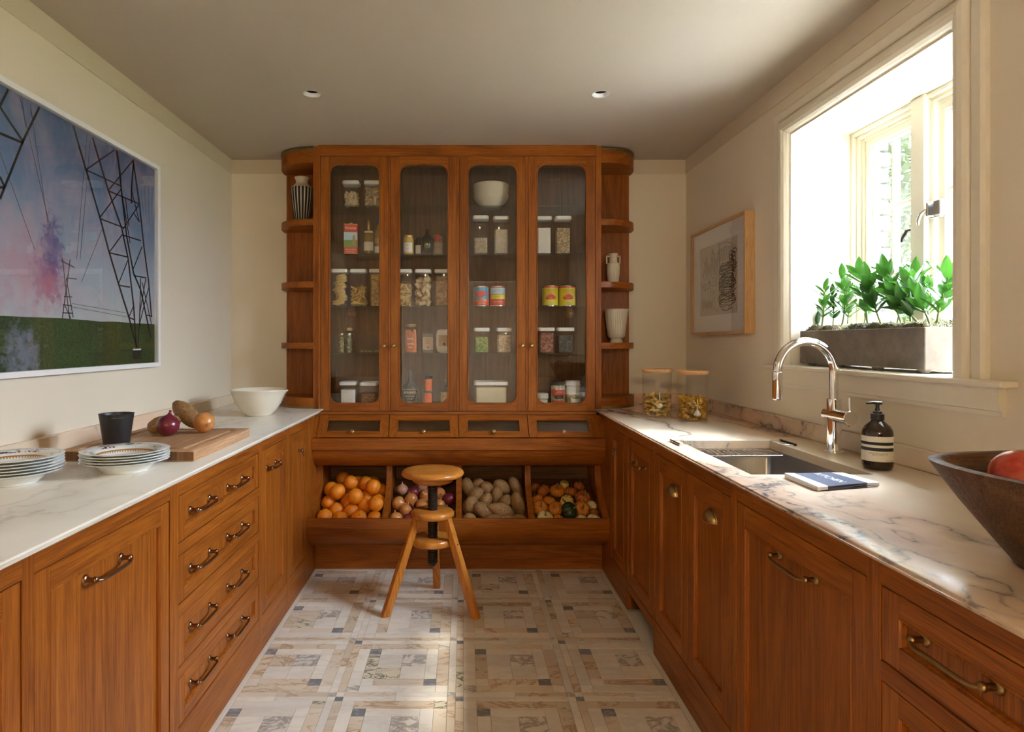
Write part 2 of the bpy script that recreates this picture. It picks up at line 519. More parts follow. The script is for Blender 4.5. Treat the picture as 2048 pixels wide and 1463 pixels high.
glass('dark_glass', (.10, .11, .07), .02, 1.5)
plain('amber_body', (.022, .009, .004), .12, var=.2, coat=.6, coat_rough=.05)
plain('dark_bottle', (.018, .018, .012), .12, var=.2, coat=.6, coat_rough=.05)
plain('olive_oil', (.30, .20, .035), .15, var=.1, coat=.5, coat_rough=.05)
def grainy(name, c1, c2, c3, scale):
    n = NT(name, .7); v = n.coords(rnd=9)
    f = n.voro(v, scale, out='Color')
    sp = n.new('ShaderNodeSeparateColor'); n.lk(f, sp.inputs[0])
    d = n.voro(v, scale)
    n.color(n.mix(n.ramp(d, [(.45, 0.), (.75, .55)]), n.ramp(sp.outputs[0], [(.2, c1), (.5, c2), (.85, c3)]), tuple(x * .3 for x in c1)))
    n.bump(d, -.6, .004)
grainy('pale_grain', (.36, .25, .13), (.50, .38, .22), (.60, .48, .30), 150)
grainy('rice', (.52, .44, .31), (.60, .52, .38), (.66, .58, .45), 260)
grainy('oats', (.34, .23, .11), (.50, .37, .20), (.62, .50, .31), 120)
grainy('peas', (.12, .20, .03), (.24, .33, .06), (.38, .46, .14), 110)
grainy('chickpeas', (.44, .30, .16), (.60, .45, .27), (.70, .56, .37), 95)
grainy('red_beans', (.20, .05, .035), (.36, .11, .075), (.50, .22, .15), 105)
grainy('black_beans', (.015, .017, .016), (.035, .038, .035), (.10, .10, .09), 115)
grainy('coffee_sugar', (.14, .06, .02), (.30, .15, .05), (.42, .23, .08), 200)
grainy('herbs', (.10, .11, .03), (.22, .20, .06), (.36, .32, .12), 90)
grainy('white_beans', (.50, .40, .24), (.62, .52, .34), (.72, .62, .44), 75)
grainy('small_pasta', (.42, .24, .06), (.58, .36, .10), (.66, .45, .16), 85)
grainy('brown_pasta', (.28, .13, .025), (.42, .22, .05), (.52, .29, .08), 95)
plain('flour', (.78, .76, .72), .9, var=.03)
plain('semolina', (.70, .62, .40), .9, var=.04)
plain('mustard', (.66, .46, .10), .4, var=.05, coat=.4)
plain('pasta', (.66, .43, .12), .6, var=.16, scale=18)
plain('pasta_gold', (.66, .36, .035), .55, var=.2, scale=14)
plain('pasta_pale', (.62, .46, .25), .6, var=.14, scale=18)
plain('carrot', (.66, .17, .02), .4, var=.2, scale=20)
# ------------------------------------------------------------------ room shell
XL, XR, YB, YF, ZC = -1.478, 1.409, 4.066, -1.15, 2.485
WT = 0.30
def struct(name, g, mats, parent=None, smooth=None):
    o = g.build(name, mats, parent, smooth)
    if parent is None: o['kind'] = 'structure'
    return o
struct('wall_left', G().box(XL - .12, XL, YF - .12, YB + .12, 0, ZC), 'wall_paint')
struct('wall_back', G().box(XL, XR, YB, YB + .12, 0, ZC), 'wall_paint')
# right wall with its deep window opening
WY0, WY1, WZ0, WZ1 = 1.828, 2.765, 1.213, 2.232
g = G()
g.box(XR, XR + WT + .05, YF - .12, WY0, 0, ZC)
g.box(XR, XR + WT + .05, WY1, YB + .12, 0, ZC)
g.box(XR, XR + WT + .05, WY0, WY1, 0, WZ0)
g.box(XR, XR + WT + .05, WY0, WY1, WZ1, ZC)
struct('wall_right', g, 'wall_paint')
# front wall behind the camera with a cased opening to the next room
DX0, DX1, DZ1 = -.85, .78, 2.15
g = G()
g.box(XL, DX0, YF - .12, YF, 0, ZC); g.box(DX1, XR, YF - .12, YF, 0, ZC); g.box(DX0, DX1, YF - .12, YF, DZ1, ZC)
struct('wall_front', g, 'wall_paint')
# hall behind the camera
g = G()
g.box(-2.2, -2.1, YF - 3.2, YF - .12, 0, ZC); g.box(2.1, 2.2, YF - 3.2, YF - .12, 0, ZC); g.box(-2.2, 2.2, YF - 3.3, YF - 3.2, 0, ZC)
struct('wall_hall', g, 'hall_paint')
struct('ceiling_hall', G().box(-2.2, 2.2, YF - 3.3, YF - .12, ZC, ZC + .1), 'ceiling_paint')
struct('floor_hall', G().box(-2.2, 2.2, YF - 3.3, YF - .12, -.1, 0), 'border_stone')
# unseen warm fill globe, added in the hall to lift the back walls
t = E('hall_fill_lamp', (-.016, YF - 1.0, 1.95), 'warm glowing fill globe added in the hall behind, out of view', 'lamp')
G().sphere((0, 0, 0), .072, seg=20, rings=12).build('fill_globe', 'fill_glow', t, 179)
G().tube([(0, 0, .078), (0, 0, ZC - 1.95)], .004, 8).build('cord', 'brass', t)
G().lathe([(.02, .070), (.024, .085), (.01, .11)], 16).build('cap', 'brass', t, 50)
# ceiling with two round openings for the downlights
LIGHTS = [(-.709, 2.98), (.637, 2.985)]
LR = .041
g = G()
hs = .09
ys = [YF - .12, 2.98 - hs, 2.985 + hs, YB + .12]
g.box(XL - .12, XR + WT, ys[0], ys[1], ZC, ZC + .12); g.box(XL - .12, XR + WT, ys[2], ys[3], ZC, ZC + .12)
xs = [XL - .12, LIGHTS[0][0] - hs, LIGHTS[0][0] + hs, LIGHTS[1][0] - hs, LIGHTS[1][0] + hs, XR + WT]
for i in (0, 2, 4): g.box(xs[i], xs[i + 1], ys[1], ys[2], ZC, ZC + .12)
for cx, cy in LIGHTS:
    ci = []; sq = []
    for i in range(32):
        a = 2 * PI * i / 32; c, s_ = math.cos(a), math.sin(a)
        ci.append((cx + LR * c, cy + LR * s_, ZC))
        k = 1 / max(abs(c), abs(s_))
        yy = cy + s_ * k * hs
        if abs(s_) * k > .999: yy = ys[2] if s_ > 0 else ys[1]
        sq.append((cx + c * k * hs, yy, ZC))
    g.loops([ci, sq])
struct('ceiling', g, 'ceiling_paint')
for i, (cx, cy) in enumerate(LIGHTS):
    t = E('recessed_light', (cx, cy, ZC), ('round white recessed ceiling light above the striped vase side' if i == 0 else 'round white recessed ceiling light nearer the window'), 'ceiling light', 'recessed ceiling lights')
    tilt = .018 if i == 0 else -.012
    G().lathe([(LR + .003, -.0015), (LR + .003, 0), (LR - .001, 0), (LR - .003, .002), (.030, .016)], 40, capb=False, capt=False).build('trim_cone', 'white_frame', t, 60)
    G().lathe([(.030, .0155), (.029, .045), (.0, .046)], 32, capb=False, capt=False).build('lamp_recess', 'lens_dark', t, 60)
# frieze band round the top of the walls
ZFR = 2.398
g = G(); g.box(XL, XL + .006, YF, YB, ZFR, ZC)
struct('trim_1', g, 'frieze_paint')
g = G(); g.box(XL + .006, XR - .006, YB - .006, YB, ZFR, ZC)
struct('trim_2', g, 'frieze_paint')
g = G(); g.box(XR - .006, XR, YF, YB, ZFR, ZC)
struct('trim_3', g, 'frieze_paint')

# ------------------------------------------------------------------ window
# casing: rounded inner bead and flat outer band, mitred round the opening
def casing_ring(off, w):
    y0, y1, z1 = WY0 - off, WY1 + off, WZ1 + off
    return [(XR - w, y0, WZ0 + .018), (XR - w, y0, z1), (XR - w, y1, z1), (XR - w, y1, WZ0 + .018)]
prof = [(0, -.02), (0, .004), (.004, .014), (.012, .024), (.024, .031), (.038, .033), (.052, .030), (.061, .023), (.066, .013), (.067, .011), (.070, .011), (.070, .017), (.074, .020), (.104, .020), (.108, .017), (.113, .012), (.113, 0)]
ls = [casing_ring(o, w_) for o, w_ in prof]
g = G()
for k in range(len(ls) - 1):
    for i in range(3):
        g.add([ls[k][i], ls[k][i + 1], ls[k + 1][i + 1], ls[k + 1][i]], [(0, 1, 2, 3)])
win = OB('window_1', None); win['kind'] = 'structure'
g.build('casing', 'trim_paint', win, 35)
g = G()   # sill board (stool) and apron
g.box(XR - .045, XR + .30, WY0 - .20, WY1 + .16, 1.213, 1.231, .004)
g.build('window_sill', 'trim_paint', win)
g = G(); g.prism([(XR - .022, 1.213), (XR, 1.213), (XR, 1.135), (XR - .008, 1.135), (XR - .010, 1.148), (XR - .016, 1.150), (XR - .018, 1.165)], 'y', WY0 - .165, WY1 + .12)
g.build('apron', 'trim_paint', win)
# reveal lining
RX = XR + .255
g = G()
g.box(XR - .002, RX, WY1 - .008, WY1 + .004, 1.231, WZ1, 0)
g.box(XR - .002, RX, WY0 - .004, WY0 + .008, 1.231, WZ1, 0)
g.box(XR - .002, RX, WY0 + .008, WY1 - .008, WZ1 - .008, WZ1 + .004, 0)
g.build('reveal_lining', 'trim_paint', win)
# stepped inner frame
def rect_frame(g, x0, x1, y0, y1, z0, z1, w_, b=.003):
    g.box(x0, x1, y0, y0 + w_, z0, z1, b); g.box(x0, x1, y1 - w_, y1, z0, z1, b)
    g.box(x0, x1, y0 + w_ - .001, y1 - w_ + .001, z1 - w_, z1, b); g.box(x0, x1, y0 + w_ - .001, y1 - w_ + .001, z0, z0 + w_, b)
iy0, iy1, iz0, iz1 = WY0 + .008, WY1 - .008, 1.231, WZ1 - .008
g = G()
rect_frame(g, RX, RX + .09, iy0, iy1, iz0, iz1, .018)
rect_frame(g, RX + .014, RX + .09, iy0 + .016, iy1 - .016, iz0 + .016, iz1 - .014, .020)
rect_frame(g, RX + .026, RX + .09, iy0 + .034, iy1 - .034, iz0 + .034, iz1 - .028, .020)
g.build('outer_frame', 'trim_paint', win)
ym = 2.335
g = G(); g.box(RX - .012, RX + .09, ym - .036, ym + .036, iz0, iz1, .003)
g.box(RX + .010, RX + .09, ym - .056, ym + .056, iz0 + .03, iz1 - .03, .003)
g.build('mullion', 'trim_paint', win)
def sash(y0, y1, cols, rows):
    z0, z1 = iz0 + .064, iz1 - .046
    o = G(); rect_frame(o, RX + .030, RX + .07, y0, y1, z0, z1, .030); rect_frame(o, RX + .040, RX + .064, y0 + .026, y1 - .026, z0 + .026, z1 - .026, .012)
    s_ = o.build('sash', 'trim_paint', win)
    a0, a1, b0, b1 = y0 + .038, y1 - .038, z0 + .038, z1 - .038
    for i in range(1, cols):
        yy = a0 + (a1 - a0) * i / cols
        G().box(RX + .038, RX + .066, yy - .009, yy + .009, b0, b1, .004).build('glazing_bar', 'trim_paint', s_)
    for j in range(1, rows):
        zz = b0 + (b1 - b0) * j / rows
        G().box(RX + .037, RX + .067, a0, a1, zz - .009, zz + .009, .004).build('glazing_bar', 'trim_paint', s_)
    for i in range(cols):
        for j in range(rows):
            G().box(RX + .051, RX + .054, a0 + (a1 - a0) * i / cols + .001, a0 + (a1 - a0) * (i + 1) / cols - .001, b0 + (b1 - b0) * j / rows + .001, b0 + (b1 - b0) * (j + 1) / rows - .001).build('pane', 'pane_glass', s_)
    return s_
sash(ym + .052, iy1 - .056, 2, 3)
sr = sash(iy0 + .056, ym - .052, 2, 3)
# casement fastener on the mullion's near side and handle on the far sash
t = E('window_latch', (RX - .012, ym - .062, 1.80), 'nickel casement latch on the cream window mullion', 'latch')
g = G(); g.box(.010, .026, -.034, .010, -.030, .030, .002); g.build('backplate', 'nickel', t)
g = G(); g.box(-.016, .012, -.012, -.002, -.026, .026, .003); g.box(-.010, .014, -.062, -.030, -.026, .026, .003); g.build('hinge_block', 'nickel', t)
g = G(); g.tube([(-.010, .002, .0), (-.022, .012, -.012), (-.026, .020, -.034), (-.024, .022, -.05)], [.007, .007, .006, .004], 8); g.build('lever', 'nickel', t, 50)
t = E('casement_handle', (RX + .028, ym + .078, 1.745), 'small dark casement handle on the far window sash', 'handle')
G().box(-.006, .001, -.007, .007, -.03, .03, .002).build('backplate', 'iron', t)
G().tube([(-.006, 0, .01), (-.024, .0, .006), (-.03, .016, -.022), (-.03, .02, -.034)], [.005, .006, .006, .005], 8).build('lever', 'iron', t, 50)

# ------------------------------------------------------------------ garden seen through the window
struct('ground_outside', G().box(XR + .36, 26, -14, 26, -.35, -.25), 'lawn')
struct('terrace', G().box(XR + .36, 6.5, -8, 5.0, -.25, -.22), 'paving')
t = E('brick_pier', (1.76, 2.965, -.22), 'dark grey painted brick pier outside the window', 'brick wall')
G().box(.0, .185, .012, .30, 0, 3.0).build('mortar_core', 'mortar', t)
bm_a = G().box(0, .21, 0, .10, 0, .064, .003).mesh('brick', 'brick_grey')
bm_b = G().box(0, .105, 0, .10, 0, .064, .003).mesh('brick', 'brick_grey')
for r in range(14, 40):
    z = r * .0737 + .005
    if r % 2:
        OB('brick', bm_a, t, (-.004, 0, z))
    else:
        OB('brick', bm_b, t, (-.004, 0, z)); OB('brick', bm_b, t, (.111, .0, z))
random.seed(5)
def leaf_cloud(name, n, cx, cy, cz, rx, ry, rz, size, mat, parent):
    g = G()
    for _ in range(n):
        while True:
            q = Vector((random.uniform(-1, 1), random.uniform(-1, 1), random.uniform(-1, 1)))
            if q.length < 1 and nz(q, 2.3, 3) > -.12: break
        p = Vector((cx + q.x * rx, cy + q.y * ry, cz + q.z * rz))
        a = Vector((random.gauss(0, 1), random.gauss(0, 1), random.gauss(0, .6))).normalized()
        b = a.cross(Vector((random.gauss(0, 1), random.gauss(0, 1), random.gauss(0, 1)))).normalized()
        s_ = size * random.uniform(.6, 1.3)
        g.add([p - a * s_, p + b * s_ * .45, p + a * s_, p - b * s_ * .45], [(0, 1, 2, 3)])
    o = g.build(name, mat, parent); return o
t = E('garden_tree', (4.35, 6.3, -.25), 'leafy garden tree with a leaning grey trunk outside', 'tree')
g = G()
g.tube([(0.25, 0, 0), (.12, .05, .9), (-.10, .05, 1.6), (-.22, .1, 2.2), (-.30, .15, 3.0), (-.2, .2, 4.2)], [.26, .21, .17, .14, .11, .06], 12)
g.tube([(-.08, .05, 1.5), (.22, .0, 2.1), (.5, .1, 2.8), (.7, .2, 3.6)], [.13, .10, .08, .04], 10)
g.tube([(-.2, .1, 2.0), (-.55, .2, 2.5), (-.9, .3, 3.1)], [.09, .07, .04], 8)
g.build('trunk', 'bark', t, 60)
leaf_cloud('crown', 9000, -.1, .1, 3.3, 1.8, 1.3, 1.45, .06, 'garden_leaf', t)
t = E('garden_shrub', (3.95, 5.5, -.25), 'pale green leafy shrub below the garden tree', 'shrub')
G().tube([(0, 0, 0), (.03, .02, .7), (.05, .05, 1.3)], [.03, .02, .01], 6).build('stem', 'bark', t)
leaf_cloud('foliage', 4200, 0, 0, 1.05, .85, .6, .85, .05, 'garden_leaf_pale', t)
t = E('garden_hedge', (6.6, 9.2, -.25), 'tall pale hedge at the far end of garden', 'hedge')
G().box(-2.2, 2.2, -.05, .3, 0, 2.4).build('inner_growth', 'garden_leaf', t)
leaf_cloud('foliage', 8000, 0, 0, 2.2, 2.8, .8, 2.6, .08, 'garden_leaf_pale', t)

# ------------------------------------------------------------------ marble mosaic floor
FX0, FX1 = -.874, .810
fl = G().box(XL, XR, YF, YB, -.10, -.004).build('floor', 'grout'); fl['kind'] = 'structure'
PER = .4505
k_ = PER / .448
B = [0, .03, .078, .126, .224, .322, .37, .418, .448]
B = [b * k_ for b in B]
CELLS = [('b', 0, 1, 0, 1), ('w', 1, 4, 0, 1), ('w', 4, 7, 0, 1), ('w', 7, 8, 0, 1),
         ('w', 0, 1, 7, 8), ('c', 1, 4, 7, 8), ('c', 4, 7, 7, 8), ('g', 7, 8, 7, 8),
         ('c', 0, 1, 1, 4), ('c', 0, 1, 4, 7), ('w', 7, 8, 1, 4), ('w', 7, 8, 4, 7),
         ('w', 1, 2, 1, 2), ('w', 1, 2, 2, 6), ('p', 1, 2, 6, 7),
         ('c', 2, 6, 1, 2), ('q', 6, 7, 1, 2), ('b', 2, 3, 2, 3), ('c', 2, 3, 3, 5), ('w', 2, 3, 5, 6),
         ('w', 3, 5, 2, 3), ('w', 3, 4, 3, 4), ('g', 4, 5, 3, 4), ('r', 3, 4, 4, 5), ('w', 4, 5, 4, 5),
         ('w', 5, 6, 2, 5), ('b', 5, 6, 5, 6), ('c', 3, 5, 5, 6), ('c', 6, 7, 2, 6), ('w', 2, 6, 6, 7), ('w', 6, 7, 6, 7)]
OX, OY = -.0178 - B[1] / 2, 2.840 + B[1] / 2
BX0, BX1, BYB = FX0 + .022, FX1 - .022, 3.734
tiles = []
random.seed(3)
for i in range(-3, 3):
    for j in range(-2, 8):
        for kd, a0, a1, b0, b1 in CELLS:
            x0, x1 = OX + i * PER + B[a0], OX + i * PER + B[a1]
            y1, y0 = OY - j * PER - B[b0], OY - j * PER - B[b1]
            x0, x1, y0, y1 = max(x0, BX0), min(x1, BX1), max(y0, -1.1), min(y1, BYB)
            u = random.random(); u2 = random.random()
            if x1 - x0 < .006 or y1 - y0 < .006: continue
            m = {'b': 'tile_blue', 'w': 'tile_white', 'c': 'tile_beige', 'g': 'tile_grey',
                 'p': 'tile_grey' if u < .5 else 'tile_white',
                 'q': 'tile_green' if u < .3 else ('tile_grey' if u < .5 else 'tile_white'),
                 'r': 'tile_green' if u < .5 else 'tile_white'}[kd]
            if kd == 'w' and u2 < .10: m = 'tile_beige'
            if kd == 'c' and u2 < .12: m = 'tile_white'
            if kd == 'c' and u2 > .94: m = 'tile_green'
            yc = (y0 + y1) / 2
            vis = yc > 2.12
            tiles.append(((x1 - x0) * (y1 - y0) / max(yc, .5) ** 3 if vis else 0, x0, x1, y0, y1, m))
tiles.sort(key=lambda t_: -t_[0])
_tm = {}
def tile_mesh(w_, d, m):
    key = (round(w_, 4), round(d, 4), m)
    if key not in _tm: _tm[key] = G().box(-w_ / 2, w_ / 2, -d / 2, d / 2, -.006, 0, .0008).mesh('tile', m)
    return _tm[key]
GAP = .0011
rest = {}
for n_t, (sc_, x0, x1, y0, y1, m) in enumerate(tiles):
    w_, d = x1 - x0 - GAP, y1 - y0 - GAP
    if n_t < 298 and sc_ > 0:
        OB('tile', tile_mesh(w_, d, m), fl, ((x0 + x1) / 2, (y0 + y1) / 2, 0))
    else:
        rest.setdefault(m, G()).box(x0 + GAP / 2, x1 - GAP / 2, y0 + GAP / 2, y1 - GAP / 2, -.006, 0, .0008)
for m, g in rest.items():
    g.build('small_tiles', m, fl, kind='stuff')
g = G()
g.box(FX0, BX0 - GAP, -1.1, 3.756, -.006, .001, .001); g.box(BX1 + GAP, FX1, -1.1, 3.756, -.006, .001, .001); g.box(BX0 - GAP, BX1 + GAP, BYB + GAP, 3.756, -.006, .001, .001)
g.box(FX1, FX1 + .10, 2.74, 3.16, -.006, .0, .001)
g.build('border_strip', 'border_stone', fl)

# ------------------------------------------------------------------ base cabinets
ZT, ZB = .939, .908          # worktop top and underside
ZD0, ZD1 = .147, .861        # door bottom and top
class Side:
    """u = along the run (Y), v = up, w = out of the cabinet face"""
    def __init__(s, x, sgn): s.x, s.sgn = x, sgn
    def __call__(s, p): return (s.x + s.sgn * p[2], p[0], p[1])
LEFT, RIGHT = Side(FX0, 1), Side(FX1, -1)
def place(g, side): 
    g.v = [side(p) for p in g.v]; return g
def rect_loop(u0, u1, v0, v1, ins, w_): return [(u0 + ins, v0 + ins, w_), (u1 - ins, v0 + ins, w_), (u1 - ins, v1 - ins, w_), (u0 + ins, v1 - ins, w_)]
def front(side, parent, name, u0, u1, v0, v1, st=.050, rl=.052):
    """framed and beaded door or drawer front: stiles, rails, bead; its panel is a child"""
    gap = .0032; t = .021; w1 = -.0016
    u0 += gap; u1 -= gap; v0 += gap; v1 -= gap
    g = G()
    g.mat(0).box(u0, u0 + st, v0, v1, -t, w1, .0012); g.box(u1 - st, u1, v0, v1, -t, w1, .0012)
    g.mat(1).box(u0 + st, u1 - st, v1 - rl, v1, -t, w1 - .0001, .0008); g.box(u0 + st, u1 - st, v0, v0 + rl, -t, w1 - .0001, .0008)
    a0, a1, b0, b1 = u0 + st, u1 - st, v0 + rl, v1 - rl
    d = place(g, side).build(name, ['oak_z', 'oak_y'], parent)
    bd = G()
    bd.loops([rect_loop(a0, a1, b0, b1, i, w_) for i, w_ in ((-.001, w1), (.0, w1 + .0012), (.0018, w1 + .0014), (.0035, w1 - .0006), (.0045, w1 - .003), (.006, w1 - .0035), (.0075, w1 - .012))])
    place(bd, side).build('bead', 'oak_z', d, 40)
    pn = G().box(a0 + .002, a1 - .002, b0 + .002, b1 - .002, -t + .002, w1 - .0105)
    place(pn, side).build('panel', 'oak_z', d)
    return d
def handle(side, parent, u, v, L=.155, m='bronze', w0=-.012):
    g = G()
    for e in (-1, 1):
        q = G()
        q.lathe([(.0125, 0), (.0125, .002), (.010, .005), (.0065, .006), (.0055, .018), (.0075, .021), (.0085, .025), (.0075, .029), (.004, .031)], 18)
        q.fn(lambda p: (p.x, p.y, p.z))
        q.v = [(u + e * L / 2 + p[0], v + p[1], w0 + p[2]) for p in q.v]
        g.merge(q)
    pts = []; rs = []
    for i in range(25):
        s_ = -math.cos(PI * i / 24)
        pts.append((u + s_ * L / 2, v - .006 * (1 - abs(s_) ** 9), w0 + .023 + .011 * (1 - abs(s_) ** 12)))
        rs.append(.0038 + .0010 * (1 - s_ * s_))
    g.tube(pts, rs, 10)
    return place(g, side).build('handle', m, parent, 50)
def knob(side, parent, u, v, m='bronze'):
    g = G(); g.lathe([(.009, 0), (.009, .002), (.005, .004), (.0045, .014), (.009, .018), (.0105, .023), (.008, .028), (.002, .030)], 18)
    g.v = [(u + p[0], v + p[1], -.012 + p[2]) for p in g.v]
    g.tube([(u, v - .003, .012), (u, v - .018, .016), (u, v - .028, .014)], [.003, .004, .003], 8)
    return place(g, side).build('knob', m, parent, 50)
def cup_pull(side, parent, u, v, m='dark_brass'):
    g = G(); wd, ht, dp = .041, .040, .026
    def f(a, b):
        t = PI * a; ph = PI / 2 * b
        return (u + wd * math.cos(t) * math.cos(ph * .0 + 0) * (1 if b < 1e-6 else math.cos(ph) ** .55 if b < 1 else 0.0), v - .018 + ht * math.sin(t) * (math.cos(ph) ** .55 if b < 1 else 0.0), -.012 + dp * math.sin(ph))
    g.grid(f, 24, 8)
    g.tube([f(i / 24, 0) for i in range(25)], .0035, 6)
    g.tube([(u - wd, v - .018, -.012), (u - wd * .6, v - .019, .009), (u, v - .0195, .0145), (u + wd * .6, v - .019, .009), (u + wd, v - .018, -.012)], .0028, 6)
    return place(g, side).build('cup_pull', m, parent, 60)
def cabinet(side, name, label, u0, u1, fronts, toe=True, depth=.56, filler=False):
    """fronts: list of (kind, u0, u1, v0, v1); carcass and face frame fill the rest"""
    t = E(name, (side.x, (u0 + u1) / 2, 0), label, 'cabinet', 'left run of base cabinets' if side is LEFT else 'right run of base cabinets')
    inv = Vector(t.location)
    kids = []
    g = G(); z0 = 0 if toe else .10
    g.box(u0, u1, z0, ZB - .0005, -depth, -.0225)
    kids.append(place(g, side).build('carcass', 'oak_in_z', t))
    fr = G()
    a0 = min(f[1] for f in fronts); a1 = max(f[2] for f in fronts)
    b0 = min(f[3] for f in fronts); b1 = max(f[4] for f in fronts)
    fr.mat(0)
    if a0 > u0 + .001: fr.box(u0, a0, z0, ZB - .0005, -.0225, 0, .0006)
    if a1 < u1 - .001: fr.box(a1, u1, z0, ZB - .0005, -.0225, 0, .0006)
    fr.mat(1)
    fr.box(a0, a1, b1, ZB - .0005, -.0225, 0, .0006)
    fr.box(a0, a1, z0, b0, -.0225, 0, .0006)
    rows = sorted({(f[3], f[4]) for f in fronts})
    for r0, r1 in zip(rows[:-1], rows[1:]): fr.box(a0, a1, r0[1], r1[0], -.0225, 0, .0006)
    kids.append(place(fr, side).build('face_frame', ['oak_z', 'oak_y'], t))
    for o in kids: o.location = -inv
    return t, -inv
def shift(o, v): o.location = v; return o
# left run
DR = [(.147, .300), (.331, .488), (.525, .676), (.713, .861)]
t, s_ = cabinet(LEFT, 'base_cabinet', 'near oak base cabinet at the left frame edge, below the plates', .62, 1.283, [('d', .70, 1.266, ZD0, ZD1)])
d = shift(front(LEFT, t, 'door', .70, 1.266, ZD0, ZD1), s_)
t, s_ = cabinet(LEFT, 'panelled_dishwasher_cabinet', 'wide oak cabinet with one tall panelled door under left marble worktop', 1.283, 1.928, [('d', 1.300, 1.901, .10, ZD1)])
d = shift(front(LEFT, t, 'door', 1.300, 1.901, .10, ZD1), s_); handle(LEFT, d, 1.572, .776)
t, s_ = cabinet(LEFT, 'drawer_cabinet', 'oak cabinet of four stacked drawers with eight bronze handles', 1.928, 2.745, [('d', 1.957, 2.725, a, b) for a, b in DR])
for (a, b), hz in zip(DR, (.228, .412, .600, .786)):
    d = shift(front(LEFT, t, 'drawer', 1.957, 2.725, a, b, .042, .040), s_)
    handle(LEFT, d, 2.145, hz + .004); handle(LEFT, d, 2.470, hz + .004)
t, s_ = cabinet(LEFT, 'pull_out_cabinet', 'narrow oak pull-out cabinet with bronze handle right of the drawers', 2.745, 3.174, [('d', 2.766, 3.147, ZD0, ZD1)])
d = shift(front(LEFT, t, 'door', 2.766, 3.147, ZD0, ZD1, .055, .055), s_); handle(LEFT, d, 2.935, .768, .135)
t, s_ = cabinet(LEFT, 'corner_cabinet', 'slim oak cabinet with a small knob beside the orange bin', 3.174, 4.06, [('d', 3.201, 3.512, ZD0, ZD1)])
d = shift(front(LEFT, t, 'door', 3.201, 3.512, ZD0, ZD1, .055, .055), s_); knob(LEFT, d, 3.415, .752)
# right run
t, s_ = cabinet(RIGHT, 'corner_cabinet', 'slim dark oak cabinet with a small knob beside the pumpkin bin', 3.186, 4.06, [('d', 3.205, 3.527, ZD0, ZD1)])
d = shift(front(RIGHT, t, 'door', 3.205, 3.527, ZD0, ZD1, .055, .055), s_); knob(RIGHT, d, 3.435, .752)
t, s_ = cabinet(RIGHT, 'pull_out_cabinet', 'oak pull-out cabinet with handle over an open toe space', 2.736, 3.186, [('d', 2.748, 3.166, .137, ZD1)], toe=False)
d = shift(front(RIGHT, t, 'door', 2.748, 3.166, .137, ZD1, .055, .058), s_); handle(RIGHT, d, 2.975, .758, .15, 'dark_brass')
g = G().box(2.736, 3.186, 0, .10, -.56, -.09); place(g, RIGHT); shift(g.build('toe_board', 'oak_in_y', t), s_)
t, s_ = cabinet(RIGHT, 'sink_cabinet', 'double-door oak sink cabinet with two brass cup pulls', 1.928, 2.736, [('d', 2.326, 2.720, ZD0, ZD1), ('d', 1.947, 2.326, ZD0, ZD1)])
# the sink bowl hangs inside: lower carcass
old = [c for c in t.children if c.name.startswith('carcass')][0]; bpy.data.objects.remove(old)
g = G(); g.box(1.928, 2.736, 0, .66, -.56, -.0225); place(g, RIGHT); shift(g.build('carcass', 'oak_in_z', t), s_)
d = shift(front(RIGHT, t, 'door', 2.326, 2.720, ZD0, ZD1, .062, .064), s_); cup_pull(RIGHT, d, 2.507, .752)
d = shift(front(RIGHT, t, 'door', 1.947, 2.326, ZD0, ZD1, .062, .064), s_); cup_pull(RIGHT, d, 2.123, .757)
t, s_ = cabinet(RIGHT, 'panelled_dishwasher_cabinet', 'wide dark oak cabinet with one tall panelled door below the towel', 1.267, 1.928, [('d', 1.287, 1.907, .10, ZD1)])
d = shift(front(RIGHT, t, 'door', 1.287, 1.907, .10, ZD1, .052, .064), s_); handle(RIGHT, d, 1.582, .776, .172, 'dark_brass')
t, s_ = cabinet(RIGHT, 'drawer_cabinet', 'dark oak drawer cabinet at the right frame edge, below the wooden bowl', .44, 1.267, [('d', .48, 1.247, a, b) for a, b in DR])
for (a, b), hz in zip(DR, (.228, .412, .600, .797)):
    d = shift(front(RIGHT, t, 'drawer', .48, 1.247, a, b, .048, .042), s_)
    handle(RIGHT, d, 1.063, hz + .004, .156, 'dark_brass'); handle(RIGHT, d, .66, hz + .004, .156, 'dark_brass')

# ------------------------------------------------------------------ marble worktops and upstands
def edge_prof(xw, xr, xe):
    """counter section from the wall (xw) to ridge (xr) and nose (xe)"""
    s_ = 1 if xe > xw else -1
    return [(xw, ZB), (xw, ZT), (xr - s_ * .003, ZT), (xr, ZT - .0015), (xr + s_ * .001, ZT - .0055), (xr + s_ * .006, ZT - .0062), (xe - s_ * .005, ZT - .0085), (xe - s_ * .0012, ZT - .0135), (xe, ZT - .019), (xe - s_ * .002, ZT - .025), (xe - s_ * .008, ZT - .029), (xe - s_ * .016, ZB)]
g = G(); g.prism(edge_prof(XL, -.827, -.848), 'y', .30, 3.754); g.box(XL, -.893, 3.754, YB, ZB, ZT)
g.build('marble_worktop', 'marble_left', None, 30, label='cream white marble worktop on the left cabinets', cat='worktop')
SX0, SX1, SY0, SY1 = .850, 1.212, 1.895, 2.54
g = G()
pr = edge_prof(SX0, .766, .786)
g.prism(pr, 'y', .30, 3.754)
g.box(SX1, XR, .30, 3.754, ZB, ZT); g.box(SX0, SX1, .30, SY0, ZB, ZT); g.box(SX0, SX1, SY1, 3.754, ZB, ZT); g.box(.812, XR, 3.754, YB, ZB, ZT)
g.build('marble_worktop', 'marble_right', None, 30, label='pink veined marble worktop around the sink', cat='worktop')
